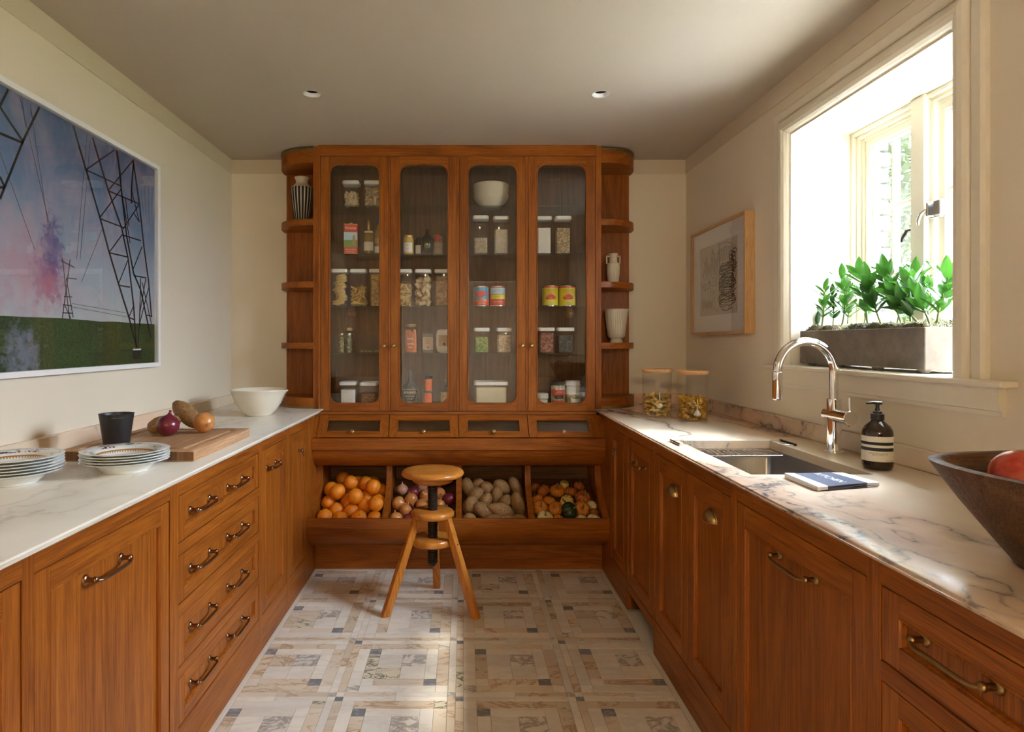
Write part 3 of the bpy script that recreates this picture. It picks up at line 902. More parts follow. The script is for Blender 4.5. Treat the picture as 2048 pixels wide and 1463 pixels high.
def upstand(label, mat, *b):
    G().box(*b, .003).build('marble_upstand', mat, label=label, cat='upstand', group='marble upstands along the walls')
upstand('pink marble upstand along the left wall behind the chopping board', 'marble_right', XL, XL + .02, .30, YB - .02, ZT, 1.0)
upstand('short marble upstand behind the spouted white bowl', 'marble_right', XL, -1.15, YB - .02, YB, ZT, 1.0)
upstand('veined marble upstand along the wall behind the tap', 'marble_right', XR - .02, XR, .30, YB - .02, ZT, 1.005)
upstand('short pink marble upstand behind the two glass pasta jars', 'marble_right', 1.07, XR, YB - .02, YB, ZT, 1.005)
# ------------------------------------------------------------------ pantry cabinet on the back wall
YC = 3.756
HX0, HX1 = -.858, .776
hut = E('pantry_cabinet', ((HX0 + HX1) / 2, 3.90, 0), 'tall oak pantry cabinet with four glazed doors, tilt-out drawers and produce bins', 'cabinet')
HO = -Vector(hut.location)
def hp(g, name, mats, smooth=None, parent=None):
    o = g.build(name, mats, parent or hut, smooth)
    if parent is None: o.location = HO
    return o
DOORS = [(-.844, -.4446), (-.433, -.0426), (-.031, .362), (.374, .770)]
DZ0_, DZ1_ = .924, 2.421
# face frame of the upper part
g = G(); g.mat(0)
g.box(HX0, HX0 + .0135, YC, YC + .022, .905, ZC - .001); g.box(HX1 - .0055, HX1, YC, YC + .022, .905, ZC - .001)
for a, b in ((-.4446, -.433), (-.0426, -.031), (.362, .374)): g.box(a, b, YC + .004, YC + .022, .924, 2.421)
g.mat(1).box(HX0 + .0135, HX1 - .0055, YC - .004, YC + .022, 2.421, ZC - .001, .001); g.box(HX0 + .0135, HX1 - .0055, YC, YC + .022, .905, .9225)
hp(g, 'face_frame', ['oak_z', 'oak_x'])
for x0, x1 in ((HX0 - .032, HX0), (HX1, HX1 + .032)):
    hp(G().box(x0, x1, YC + .014, YB - .002, .94, ZC - .001, .001), 'side_panel', 'oak_z')
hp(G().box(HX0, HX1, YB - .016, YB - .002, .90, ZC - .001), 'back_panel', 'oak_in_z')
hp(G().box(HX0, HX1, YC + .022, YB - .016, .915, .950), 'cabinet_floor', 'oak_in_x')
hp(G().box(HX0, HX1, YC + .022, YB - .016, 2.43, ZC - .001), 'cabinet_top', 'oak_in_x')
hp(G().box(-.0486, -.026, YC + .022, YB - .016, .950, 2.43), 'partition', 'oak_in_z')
SHZ = [2.142, 1.857, 1.543, 1.264]
for z in SHZ:
    for a, b in ((HX0, -.0486), (-.026, HX1)):
        hp(G().box(a + .001, b - .001, 3.80, YB - .022, z - .008, z, .0005), 'glass_shelf', 'shelf_glass')
# glazed doors
for i, (x0, x1) in enumerate(DOORS):
    a0, a1, b0, b1 = x0 + .052, x1 - .052, .969, 2.372
    R = .055; ya, yb = YC, YC + .021
    d = OB('door', None, hut, HO)
    for s0, s1 in ((x0 + .0015, a0), (a1, x1 - .0015)):
        G().box(s0, s1, ya, yb, DZ0_ + .0015, DZ1_ - .0015, .0015).build('stile', 'oak_z', d)
    top = [(a0, DZ1_ - .0015), (a0, b1 - R)] + list(reversed(arc(a0 + R, b1 - R, R, 90, 180, 10)))[1:] + list(reversed(arc(a1 - R, b1 - R, R, 0, 90, 10)))[0:] + [(a1, DZ1_ - .0015)]
    G().prism(top, 'y', ya + .0002, yb).build('rail', 'oak_x', d)
    bot = [(a0, DZ0_ + .0015), (a1, DZ0_ + .0015), (a1, b0 + R)] + list(reversed(arc(a1 - R, b0 + R, R, 270, 360, 10)))[1:] + list(reversed(arc(a0 + R, b0 + R, R, 180, 270, 10)))
    G().prism(bot, 'y', ya + .0002, yb).build('rail', 'oak_x', d)
    lp = []
    for ins, dy in ((-.004, -.0005), (-.002, -.003), (.002, -.003), (.0045, .001), (.005, .010)):
        lp.append([(x, ya + dy, z) for x, z in rrect(a0 + ins, a1 - ins, b0 + ins, b1 - ins, R - ins, 10)])
    G().loops(lp).build('bead', 'oak_z', d, 50)
    pg = G(); pg.prism(rrect(a0 + .001, a1 - .001, b0 + .001, b1 - .001, R, 10), 'y', ya + .0095, ya + .0135)
    pg.build('pane', 'cabinet_glass', d)
    kx = (x1 - .022) if i % 2 == 0 else (x0 + .022)
    kz = H - (691 - VY) * YC / FPX
    k = G(); k.lathe([(.0085, 0), (.0085, .002), (.0055, .004), (.005, .012), (.0105, .016), (.0125, .021), (.0115, .026), (.006, .029)], 20, axis='y')
    k.v = [(kx + p[0], ya - p[1], kz + p[2]) for p in k.v]
    k.build('knob', 'brass', d, 50)
# tilt-out drawers with little windows
TX = [-.845, -.4388, -.0365, .3675, .770]
TX2 = [-.850, -.433, -.030, .373, .776]
yt, zt, yb_, zb = YC - .004, .903, 3.668, .785
def slope(x_t, x_b, t_, out=0.0):
    """point on the sloping drawer front: t_ 0 at the top, 1 at the bottom"""
    n = Vector((0, -(zt - zb), -(yt - yb_))).normalized()
    p = Vector((x_t + (x_b - x_t) * t_, yt + (yb_ - yt) * t_, zt + (zb - zt) * t_))
    return p + Vector((0, n.y, -n.z if n.z < 0 else n.z)) * out
for i in range(4):
    d = OB('tilt_drawer', None, hut, HO)
    def q(s_, t_, o):
        xt = TX[i] + .002 + (TX[i + 1] - TX[i] - .004) * s_; xb = TX2[i] + .002 + (TX2[i + 1] - TX2[i] - .004) * s_
        return tuple(slope(xt, xb, t_, o))
    def slab(s0, s1, t0, t1, o0, o1):
        g = G(); vs = [q(s_, t_, o) for s_ in (s0, s1) for t_ in (t0, t1) for o in (o0, o1)]
        g.add(vs, [(0, 1, 3, 2), (4, 6, 7, 5), (0, 4, 5, 1), (2, 3, 7, 6), (0, 2, 6, 4), (1, 5, 7, 3)]); return g
    e = .115; et, eb = .22, .76
    slab(0, e, 0, 1, -.016, 0).build('stile', 'oak_z', d); slab(1 - e, 1, 0, 1, -.016, 0).build('stile', 'oak_z', d)
    slab(e, 1 - e, 0, et, -.016, -.0003).build('rail', 'oak_x', d); slab(e, 1 - e, eb, 1, -.016, -.0003).build('rail', 'oak_x', d)
    lp = []
    for ins, o in ((-.004, .0), (.0, .003), (.008, .003), (.013, -.002), (.014, -.010)):
        it = ins * 2.6
        lp.append([q(e + ins, et + it, o), q(1 - e - ins, et + it, o), q(1 - e - ins, eb - it, o), q(e + ins, eb - it, o)])
    G().loops(lp).build('bead', 'oak_x', d)
    slab(e - .005, 1 - e + .005, et - .01, eb + .01, -.011, -.008).build('pane', 'cabinet_glass', d)
    kp = Vector(q(.5, .80, 0)); n = (Vector(q(.5, .8, 1)) - kp).normalized()
    k = G(); k.lathe([(.007, 0), (.0045, .003), (.004, .012), (.010, .016), (.0115, .020), (.009, .024), (.003, .025)], 18)
    k.xf(Matrix.Translation(kp) @ n.to_track_quat('Z', 'Y').to_matrix().to_4x4())
    k.build('knob', 'brass', d, 50)
hp(G().box(HX0, HX1, YC + .05, YB - .016, .80, .898), 'drawer_well', 'oak_in_x')
# cheeks beside the sloping drawers
for x0, x1 in ((FX0 + .001, TX[0] + .002), (TX[4] - .002, FX1 - .001)):
    hp(G().prism([(YC + .01, .903), (yt + .006, .903), (yb_ + .008, .786), (yb_ + .008, .777), (YC + .1, .777)], 'x', x0, x1), 'cheek', 'oak_z')
# ledge and the coved board under it
BX0_, BX1_ = FX0 + .0008, FX1 - .0008
hp(G().box(BX0_, BX1_, 3.658, YB - .02, .712, .779, .002), 'ledge', 'oak_x')
cove = [(3.668, .712)] + [(3.668 + .132 * (1 - math.cos(a * PI / 2)) ** .8, .712 - .114 * math.sin(a * PI / 2)) for a in [i / 8 for i in range(1, 9)]] + [(3.82, .598), (3.82, .712)]
hp(G().prism(cove, 'x', BX0_, BX1_), 'cove_board', 'oak_x', 40)
# S-shaped cheeks and dividers of the bins
sprof = [(3.80, .599), (3.802, .565), (3.795, .525), (3.775, .485), (3.735, .445), (3.68, .41), (3.62, .378), (3.572, .350)]
def bin_board(x0, x1, name):
    poly = sprof + [(3.575, .30), (3.60, .24), (3.66, .18), (3.74, .15), (YB - .02, .15), (YB - .02, .599)]
    return hp(G().prism(poly, 'x', x0, x1), name, 'oak_z', 40)
bin_board(BX0_, BX0_ + .034, 'bin_cheek'); bin_board(BX1_ - .034, BX1_, 'bin_cheek')
DIV = [-.444, -.031, .377]
for x in DIV: bin_board(x - .0165, x + .0165, 'bin_divider')
belly = [(3.557, .348), (3.556, .30), (3.566, .26), (3.592, .222), (3.635, .188), (3.69, .160), (3.756, .140), (3.772, .150), (3.70, .178), (3.645, .205), (3.608, .235), (3.585, .27), (3.577, .305), (3.577, .348)]
hp(G().prism(belly, 'x', BX0_, BX1_), 'bin_front', 'oak_x', 40)
hp(G().box(BX0_, BX1_, YC, 3.80, 0.0005, .150), 'plinth', 'oak_x')
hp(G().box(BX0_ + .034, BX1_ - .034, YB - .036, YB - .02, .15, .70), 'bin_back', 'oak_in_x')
# sloping bin bottoms that carry the produce
BS0, BS1 = (3.578, .262), (4.03, .47)
hp(G().prism([BS0, BS1, (4.03, .45), (3.60, .240)], 'x', BX0_ + .034, BX1_ - .034), 'bin_bottom', 'oak_in_x')
# round brown cord covers on the back panel
for px in (703, 1139):
    p = P(px, 627, YB - .016)
    g = G(); g.lathe([(.030, 0), (.030, .006), (.026, .010), (.012, .012), (.010, .018), (.0, .019)], 24, (0, 0, 0), 'y')
    g.v = [(p.x + v[0], YB - .016 - v[1], p.z + v[2]) for v in g.v]
    g.tube([(p.x, YB - .034, p.z), (p.x, YB - .036, p.z - .04), (p.x, YB - .03, p.z - .075)], .0016, 6)
    hp(g, 'cord_cover', 'oak_x', 50)

# ------------------------------------------------------------------ curved end shelves
def end_shelf(sgn, x0, label):
    """quarter-oval shelves between pantry side and wall; x0 = pantry side"""
    t = E('curved_end_shelf', (x0 + sgn * .12, 3.93, ZT), label, 'shelf', 'curved end shelves')
    off = -Vector(t.location)
    RX_, RY_ = .246, YB - .003 - 3.772
    def plan(k=0.0, n=18):
        pts = [(x0, YB - .003)]
        for i in range(n + 1):
            a = PI / 2 * i / n
            pts.append((x0 + sgn * (RX_ + k) * math.sin(a) ** .9, YB - .003 - (RY_ + k) * math.cos(a) ** .75))
        return pts
    def pc(g, name, m, smooth=None):
        o = g.build(name, m, t, smooth); o.location = off; return o
    pc(G().box(x0, x0 + sgn * (RX_ - .012), YB - .015, YB - .0035, ZT, 2.46), 'back_panel', 'oak_z')
    for z0, z1 in ((2.020, 2.056), (1.652, 1.687), (1.291, 1.326)):
        pc(G().prism(plan(), 'z', z0, z1), 'shelf_board', 'oak_x', 40)
    pc(G().prism(plan(), 'z', 2.386, 2.458), 'top_board', 'oak_x', 40)
    pc(G().prism(plan(), 'z', ZT + .012, ZT + .062), 'bottom_board', 'oak_x', 40)
    pc(G().prism(plan(.003), 'z', 2.458, 2.476), 'brass_strip', 'dark_brass', 40)
    pc(G().prism(plan(.003), 'z', ZT + .0005, ZT + .012), 'brass_strip', 'dark_brass', 40)
end_shelf(-1, HX0 - .0325, 'curved oak end shelf holding the striped vase')
end_shelf(1, HX1 + .0325, 'curved oak end shelf holding two fluted white vases')
# ------------------------------------------------------------------ things on the pantry shelves
def wx(px, Y): return (px - VX) * Y / FPX
def wz(py, Y): return H - (py - VY) * Y / FPX
random.seed(11)
FLOORZ = .950
def short_tubes(g, w_, d, z0, z1, n, L, r, rng, hollow=True):
    for _ in range(n):
        p = Vector((rng.uniform(-w_, w_), rng.uniform(-d, d), rng.uniform(z0 + r, z1 - r)))
        a = Vector((rng.gauss(0, 1), rng.gauss(0, .7), rng.gauss(0, .55))).normalized()
        h = L / 2
        for ax, lim in ((0, w_), (1, d)):
            ext = abs(a[ax]) * h
            p[ax] = max(-lim + min(ext, lim) , min(lim - min(ext, lim), p[ax]))
        ext = abs(a.z) * h
        p.z = max(z0 + ext * .9 + r * .5, p.z)
        g.tube([p - a * h, p + a * h], r, 7, cap=not hollow)
def container(px0, px1, ytop, zbase, fill, lab, mat, kind='grain', depth=.10, yc=3.868, rounded=.012, rot=0.0):
    yf = yc - depth / 2
    x0, x1 = wx(px0, yf), wx(px1, yf); cx = (x0 + x1) / 2; wd = (x1 - x0) * .965
    hgt = wz(ytop, yf) - zbase
    t = E('storage_container', (cx, yc, zbase), lab, 'container', 'clear square storage containers', (0, 0, rot))
    w2, d2 = wd / 2, depth / 2
    bw, bd = w2 - .006, d2 - .006
    lp = []
    for z, k in ((0.0, .003), (.004, 0), (hgt - .020, -.001)):
        lp.append([(x, y, z + .0004) for x, y in rrect(-bw + k, bw - k, -bd + k, bd - k, rounded, 4)])
    G().loops(lp, cap0=True).build('box', 'clear_plastic', t, 40)
    lp = []
    for z, k in ((hgt - .022, .002), (hgt - .020, 0), (hgt - .003, 0), (hgt, .003), (hgt, .010), (hgt - .004, .012)):
        lp.append([(x, y, z) for x, y in rrect(-w2 + k, w2 - k, -d2 + k, d2 - k, rounded + .004, 4)])
    G().loops(lp, cap0=True, cap1=True).build('lid', 'white_plastic', t, 40)
    zt_ = .004 + (hgt - .03) * fill
    iw, idp = bw - .0025, bd - .0025
    rng = random.Random(int(px0))
    g = G()
    if kind == 'grain':
        N = 10
        def top(u, v): return (-iw + 2 * iw * u, -idp + 2 * idp * v, zt_ + .006 * nz((u * 3, v * 3, px0), 1.0))
        lp0 = [(x, y, .005) for x, y in rrect(-iw, iw, -idp, idp, rounded - .002, 4)]
        lp1 = [(x, y, zt_ + .004 * nz((x * 40, y * 40, px0))) for x, y in rrect(-iw, iw, -idp, idp, rounded - .002, 4)]
        g.loops([lp0, lp1], cap0=True, cap1=True)
        g.build('contents', mat, t, 40, kind='stuff')
    elif kind == 'tubes':
        short_tubes(g, iw, idp, .005, zt_, 120, .040, .0065, rng); g.build('pasta', mat, t, 60, kind='stuff')
    elif kind == 'rings':
        short_tubes(g, iw, idp, .005, zt_, 60, .036, .0135, rng); g.build('pasta', mat, t, 60, kind='stuff')
    elif kind == 'twists':
        for _ in range(150):
            p = Vector((rng.uniform(-iw, iw) * .9, rng.uniform(-idp, idp) * .9, rng.uniform(.012, zt_)))
            a = Vector((rng.gauss(0, 1), rng.gauss(0, 1), rng.gauss(0, .6))).normalized() * .016
            b = a.orthogonal().normalized() * .007; c = a.cross(b).normalized() * .007
            p = Vector((max(-iw + .014, min(iw - .014, p.x)), max(-idp + .014, min(idp - .014, p.y)), p.z))
            g.tube([p - a, p - a * .3 + b, p + a * .3 - c, p + a], [.003, .006, .006, .003], 5)
        g.build('pasta', mat, t, 60, kind='stuff')
    elif kind == 'nests':
        for k in range(9):
            z = .02 + (zt_ - .03) * k / 8; cxn = rng.uniform(-.012, .012)
            for q in range(5):
                rr = (iw - .006) * rng.uniform(.55, .98)
                pts = [(cxn + max(-iw, min(iw, rr * math.cos(a * .52 + q))), (idp - .004) * math.sin(a * .52 + q) * rng.uniform(.8, 1), z + .008 * math.sin(a * 1.3 + q) + q * .003) for a in range(12)]
                g.tube(pts, .0045, 5, closed=True)
        g.build('pasta', mat, t, 60, kind='stuff')
    return t
S1, S2, S3, S4 = SHZ
c_ = container
c_(683, 718, 360, S1, .66, 'clear container of pale pasta pieces left on the top glass shelf', 'pasta_pale', 'twists')
c_(726.5, 761, 360, S1, .95, 'clear container of pasta tubes second on the top glass shelf', 'pasta_pale', 'tubes')
c_(660.5, 694.5, 537, S3, .92, 'tall container of yellow pasta nests at far left', 'pasta', 'nests')
c_(698, 733, 537, S3, .60, 'tall container of tubes of pale pasta, second from left', 'pasta', 'tubes')
c_(737, 771, 537, S3, .97, 'tall container packed full of tiny pale pasta, third from left', 'small_pasta')
c_(790, 824, 537.5, S3, .72, 'tall container of thin golden pasta tubes, first behind second door', 'pasta', 'tubes')
c_(828.5, 862.5, 537.5, S3, .93, 'tall container of wide pasta rings behind the second door', 'pasta_pale', 'rings')
c_(868, 902, 537.5, S3, .90, 'tall container of small brown pasta curls behind the second door', 'brown_pasta')
c_(945, 978.5, 430, S2, .47, 'tall container half full of pale brown grain below white bowl', 'pale_grain')
c_(986, 1019.5, 431, S2, .72, 'tall container of cream rice below the white bowl', 'rice')
c_(1072, 1105.5, 431.5, S2, .78, 'tall container of white flour behind the fourth door', 'flour')
c_(1110.5, 1144.5, 431, S2, .76, 'tall container of rolled oats behind the fourth door', 'oats')
c_(947, 980, 655, S4, .76, 'short container of green split peas', 'peas')
c_(992, 1025, 655, S4, .86, 'short container of beige chickpeas', 'chickpeas')
c_(1077, 1111, 654.5, S4, .95, 'short container of reddish beans', 'red_beans')
c_(1114.5, 1150, 654.5, S4, .82, 'short container of black beans', 'black_beans')
c_(676.5, 712, 763, FLOORZ, .80, 'short container of white salt on the pantry floor', 'flour', depth=.115, yc=3.862)
c_(718, 754, 764, FLOORZ, .62, 'short container of brown sugar on the pantry floor', 'coffee_sugar', depth=.115, yc=3.862)
c_(947.5, 1018, 763, FLOORZ, .92, 'wide container of cream semolina on the pantry floor', 'semolina', depth=.15, yc=3.89)

def cyl_text(g, body, size, r, z, a0=-90, squash=1.0):
    """wrap lettering onto a cylinder of radius r, facing the camera"""
    tg = text_geo(body, size)
    tg.fn(lambda p: (r * math.cos(math.radians(a0) + p.x * squash / r), r * math.sin(math.radians(a0) + p.x * squash / r), z + p.y))
    g.merge(tg); return g
def band(r, z0, z1, a0=0, a1=360, n=28):
    g = G()
    g.grid(lambda u, v: (r * math.cos(math.radians(a0 + (a1 - a0) * u)), r * math.sin(math.radians(a0 + (a1 - a0) * u)), z0 + (z1 - z0) * v), n, 1)
    return g
def can(px0, px1, ytop, zb_, lab, yc, design):
    yf = yc - .02
    r = (wx(px1, yc) - wx(px0, yc)) / 2; x = (wx(px1, yc) + wx(px0, yc)) / 2; h = wz(ytop, yf) - zb_
    t = E('food_can', (x, yc, zb_), lab, 'can', 'printed cans on the third shelf')
    G().lathe([(r - .003, .0005), (r, .002), (r, .005), (r - .001, .007), (r - .001, h - .007), (r, h - .005), (r, h - .002), (r - .002, h), (r - .004, h - .004), (0, h - .004)], 36, capt=False).build('tin_body', 'nickel', t, 40)
    r1, r2, r3 = r - .0004, r + .0002, r + .0006
    if design == 'tomato':
        band(r1, .007, h - .007).build('label_wrap', 'bright_red', t, 60)
        band(r2, h * .36, h - .009, -150, -30).build('label_picture', 'blue_print', t, 60)
        for a, z, s_ in ((-118, .62, .017), (-92, .60, .02), (-66, .62, .016)):
            g = G(); g.sphere((0, 0, 0), s_, .0016, s_ * 1.1, 14, 8)
            g.xf(Matrix.Translation((r2 * math.cos(math.radians(a)), r2 * math.sin(math.radians(a)), h * z)) @ Matrix.Rotation(math.radians(a + 90), 4, 'Z'))
            g.build('tomato_print', 'red_print', t, 60)
        band(r2, h * .22, h * .34, -150, -30).build('label_stripe', 'orange_print', t, 60)
        g = G(); cyl_text(g, 'SAN MARZANO', .0085, r3, h * .28); cyl_text(g, 'TOMATOES', .0075, r3, h * .14); g.build('lettering', 'label_cream', t)
    elif design == 'mountain':
        band(r1, .007, h - .007).build('label_wrap', 'bright_red', t, 60)
        band(r2, h * .60, h - .012, -155, -25).build('label_sky', 'sky_print', t, 60)
        g = G()
        for a, w_, hh in ((-130, 16, .2), (-105, 22, .16), (-80, 20, .2), (-52, 20, .15)):
            g.add([(r3 * math.cos(math.radians(b)), r3 * math.sin(math.radians(b)), h * zz) for b, zz in ((a - w_, .60), (a, .60 + hh * .7), (a + w_, .60))], [(0, 1, 2)])
        g.build('mountain_print', 'ink', t)
        band(r2, h * .36, h * .58, -150, -30).build('label_panel', 'yellow_print', t, 60)
        g = G(); cyl_text(g, 'La Rosa', .016, r + .001, h * .80); g.build('lettering', 'red_print', t)
        g = G(); cyl_text(g, 'POMODORI', .0085, r + .001, h * .47); g.build('lettering', 'green_print', t)
        g = G(); cyl_text(g, 'ITALIAN TOMATOES', .0068, r3, h * .22); g.build('lettering', 'label_cream', t)
    else:
        band(r1, .007, h - .014).build('label_wrap', 'yellow_print', t, 60)
        band(r2, h - .014, h - .006).build('label_rim', 'bright_red', t, 60)
        g = G()
        for a, z, sx, sz in ((-90, .46, .023, .016), (-112, .40, .014, .010), (-70, .42, .014, .011)):
            q = G(); q.sphere((0, 0, 0), sx, .0012, sz, 16, 8); q.xf(Matrix.Translation((r2 * math.cos(math.radians(a)), r2 * math.sin(math.radians(a)), h * z)) @ Matrix.Rotation(math.radians(a + 90), 4, 'Z')); g.merge(q)
        g.build('tomato_print', 'bright_red', t, 60)
        g = G(); cyl_text(g, 'Carmelina', .0145, r3, h * .78); cyl_text(g, "e ...San Marzano", .0085, r3, h * .67); g.build('lettering', 'red_print', t)
        g = G(); cyl_text(g, 'Italian', .011, r3, h * .17); cyl_text(g, 'TOMATOES', .0055, r3, h * .08); g.build('lettering', 'blue_print', t)
        g = G(); cyl_text(g, 'SAN MARZANO', .0065, r + .0016, h * .40); g.build('lettering', 'label_cream', t)
    return t
can(946, 978, 572, S3, 'red can with tomatoes on a blue picture', 3.86, 'tomato')
can(980, 1011.5, 572, S3, 'red can with snowy mountains and a yellow stripe', 3.86, 'mountain')
can(1083.5, 1116.5, 571, S3, 'yellow tomato can, left of the pair behind the fourth door', 3.86, 'yellow')
can(1118, 1151, 571, S3, 'yellow tomato can, right of the pair behind the fourth door', 3.86, 'yellow')

# oil tin
x0, x1 = wx(686, 3.82), wx(713, 3.82); hh = wz(447, 3.82) - S2
t = E('oil_tin', ((x0 + x1) / 2, 3.858, S2), 'red rectangular oil tin with a landscape picture', 'tin', rot=(0, 0, .12))
w2 = (x1 - x0) / 2
G().box(-w2, w2, -.034, .034, .0005, hh, .004).build('tin_body', 'bright_red', t)
g = G(); g.box(-w2 - .001, w2 + .001, -.035, .035, hh - .004, hh, .001); g.box(-w2 - .001, w2 + .001, -.035, .035, 0, .004, .001); g.build('gold_rim', 'gold', t)
G().box(-w2 + .001, w2 - .001, -.0348, -.0338, hh * .46, hh * .72).build('sky_picture', 'sky_print', t)
G().box(-w2 + .001, w2 - .001, -.0349, -.0338, hh * .22, hh * .46).build('field_picture', 'green_print', t)
g = G(); g.prism([(.012, hh * .30), (.028, hh * .30), (.028, hh * .58), (.020, hh * .64), (.012, hh * .58)], 'y', -.0356, -.0345); g.build('tower_picture', 'kraft', t)
g = G(); q = text_geo('Partanna', .0185, bold=.01); q.fn(lambda p: (p.x, -.0347, hh * .86 + p.y)); g.merge(q)
for k, s_ in enumerate(('EXTRA VIRGIN', 'OLIVE OIL')):
    q = text_geo(s_, .0095); q.fn(lambda p, k=k: (p.x, -.0347, hh * (.14 - .07 * k) + p.y)); g.merge(q)
g.build('lettering', 'label_cream', t)
g = G(); g.lathe([(.010, 0), (.010, .010), (.008, .012)], 16, (.0, 0, hh)); g.build('cap', 'gold', t, 40)

def bottle(px, wpx, ytop, zb_, lab, yc, body, prof, cap=None, name='bottle', cat='bottle', labels=(), seg=28):
    """prof: (radius fraction, height fraction) pairs; labels: (z0, z1, a0, a1, material)"""
    r = wpx / 2 * yc / FPX; h = wz(ytop, yc) - zb_
    t = E(name, (wx(px, yc), yc, zb_), lab, cat, 'bottles and jars in the pantry')
    G().lathe([(a * r, b * h + .0005) for a, b in prof], seg).build('glass_body', body, t, 45)
    if cap:
        cm, c0, c1, cr = cap
        G().lathe([(cr * r * .97, c0 * h), (cr * r, c0 * h + .001), (cr * r, c1 * h - .0015), (cr * r * .93, c1 * h)], seg).build('cap', cm, t, 45)
    for z0, z1, a0, a1, m in labels:
        q = band(r * 1.006 + .0003, z0 * h, z1 * h, a0, a1); q.build('label', m, t, 60)
    return t, r, h
def contents_of(t, r, h, m, z1, k=.93):
    G().lathe([(r * k * .9, .003), (r * k, .006), (r * k, z1 * h), (r * k * .8, z1 * h + .002)], 24).build('contents', m, t, 45, kind='stuff')
WINE = [(.92, 0), (1, .02), (1, .52), (.92, .58), (.45, .68), (.33, .74), (.31, .92), (.35, .94), (.35, .985), (.30, 1)]
t, r, h = bottle(738, 22, 441, S2, 'slim bottle of golden oil with cream label and gold foil', 3.865, 'olive_oil', WINE, ('gold', .72, 1.005, .37), labels=((.10, .36, -145, -35, 'label_cream'), (.62, .68, -140, -40, 'label_cream')))
t, r, h = bottle(757, 22, 434, S2, 'slim oil bottle with dark cap at the door stile', 3.90, 'olive_oil', WINE, ('navy', .80, 1.005, .40), labels=((.05, .22, -150, -30, 'label_white'), (.30, .44, -150, -30, 'kraft')))
JAR = [(.9, 0), (1, .03), (1, .80), (.93, .86), (.84, .88), (.84, .97), (.80, .98)]
t, r, h = bottle(817, 20.5, 471, S2, 'small jar of yellow mustard with white label', 3.86, 'mustard', JAR, ('gold', .88, 1, .90), name='jar', cat='jar', labels=((.12, .60, -150, -40, 'label_white'),))
g = G(); cyl_text(g, 'MAILLE', .008, r * 1.02 + .0004, h * .48, -95); g.build('lettering', 'navy', t)
g = G(); cyl_text(g, 'DIJON', .006, r * 1.02 + .0004, h * .28, -95); g.build('lettering', 'red_print', t)
t, r, h = bottle(838, 15, 475, S2, 'little brown jar behind the dark bottle', 3.90, 'amber_body', JAR, ('black_plastic', .9, 1, .9), name='jar', cat='jar', labels=((.05, .55, -150, -30, 'label_white'),))
t, r, h = bottle(854.5, 26, 453.5, S2, 'squat black bottle with round gold emblem and stopper', 3.862, 'dark_bottle', [(.92, 0), (1, .02), (1, .50), (.95, .57), (.55, .66), (.28, .74), (.24, .86), (.27, .87), (.27, .90)], ('clear_plastic', .88, 1, .26))
g = G()
for rr in (.011, .0085):
    pts = [(r * 1.02 * math.cos(-PI / 2 + rr * 1.25 * math.cos(a) / r), r * 1.02 * math.sin(-PI / 2 + rr * 1.25 * math.cos(a) / r), h * .30 + rr * 1.4 * math.sin(a)) for a in [2 * PI * i / 28 for i in range(28)]]
    g.tube(pts, .0006, 5, closed=True)
cyl_text(g, 'BALSAMICO', .0045, r * 1.02, h * .30); g.build('emblem', 'gold_ink', t)
t, r, h = bottle(876, 20, 470.5, S2, 'pale printed tin with a red lid beside the black bottle', 3.90, 'herbs', [(.98, 0), (1, .01), (1, .98), (.97, 1)], name='spice_tin', cat='tin', labels=((.03, .62, 0, 360, 'kraft'), (.66, .98, -130, -60, 'red_print')))
g = G(); cyl_text(g, 'L & Co', .008, r * 1.02, h * .36); g.build('lettering', 'ink', t)
# olives, clear boxes, carrots, spice packets (fourth shelf)
for px, w_, yt_, yc, lab in ((683, 10.5, 665.5, 3.845, 'narrow jar of green capers, left of the front pair'), (698, 10.5, 665.5, 3.845, 'narrow jar of green capers, right of the front pair'), (697, 17.5, 655, 3.90, 'wider gold-lidded jar behind the two narrow jars')):
    t, r, h = bottle(px, w_, yt_, S4, lab, yc, 'jar_glass', JAR, ('gold' if w_ > 15 else 'nickel', .88, 1, .92), name='jar', cat='jar')
    contents_of(t, r, h, 'herbs', .80)
    if w_ < 15:
        band(r + .0004, h * .22, h * .66, -140, -40).build('label', 'clear_plastic', t)
        g = G()
        for k in range(4): cyl_text(g, 'CAPERS'[:5], .0042, r + .0008, h * (.3 + .1 * k))
        g.build('lettering', 'label_white', t)
for k in range(3):
    yc = 3.875; zb_ = S4 + .001 + k * .0405
    t = E('stacking_box', (wx(743, yc), yc, zb_), ['bottom clear flat box of the stack holding dried herbs', 'middle clear flat box of the stack beside the capers', 'topmost clear flat box of the stack beside the capers'][k], 'container', 'stacked clear flat boxes')
    G().loops([[(x, y, z) for x, y in rrect(-.072 + q, .072 - q, -.055 + q, .055 - q, .012, 4)] for z, q in ((0, .004), (.003, .002), (.034, 0))], cap0=True).build('box', 'clear_plastic', t, 40)
    G().loops([[(x, y, z) for x, y in rrect(-.075 + q, .075 - q, -.058 + q, .058 - q, .013, 4)] for z, q in ((.033, 0), (.039, 0), (.0395, .004))], cap1=True).build('lid', 'clear_plastic', t, 40)
    if k == 0: G().loops([[(x, y, z) for x, y in rrect(-.066, .066, -.049, .049, .01, 4)] for z in (.004, .014)], cap0=True, cap1=True).build('contents', 'herbs', t, kind='stuff')
t, r, h = bottle(821.5, 26.5, 648, S4, 'glass jar packed with upright orange carrots', 3.862, 'jar_glass', [(.92, 0), (1, .03), (1, .70), (.90, .82), (.78, .88), (.78, .93)], ('gold', .90, 1, .82), name='jar', cat='jar')
g = G(); rng = random.Random(4)
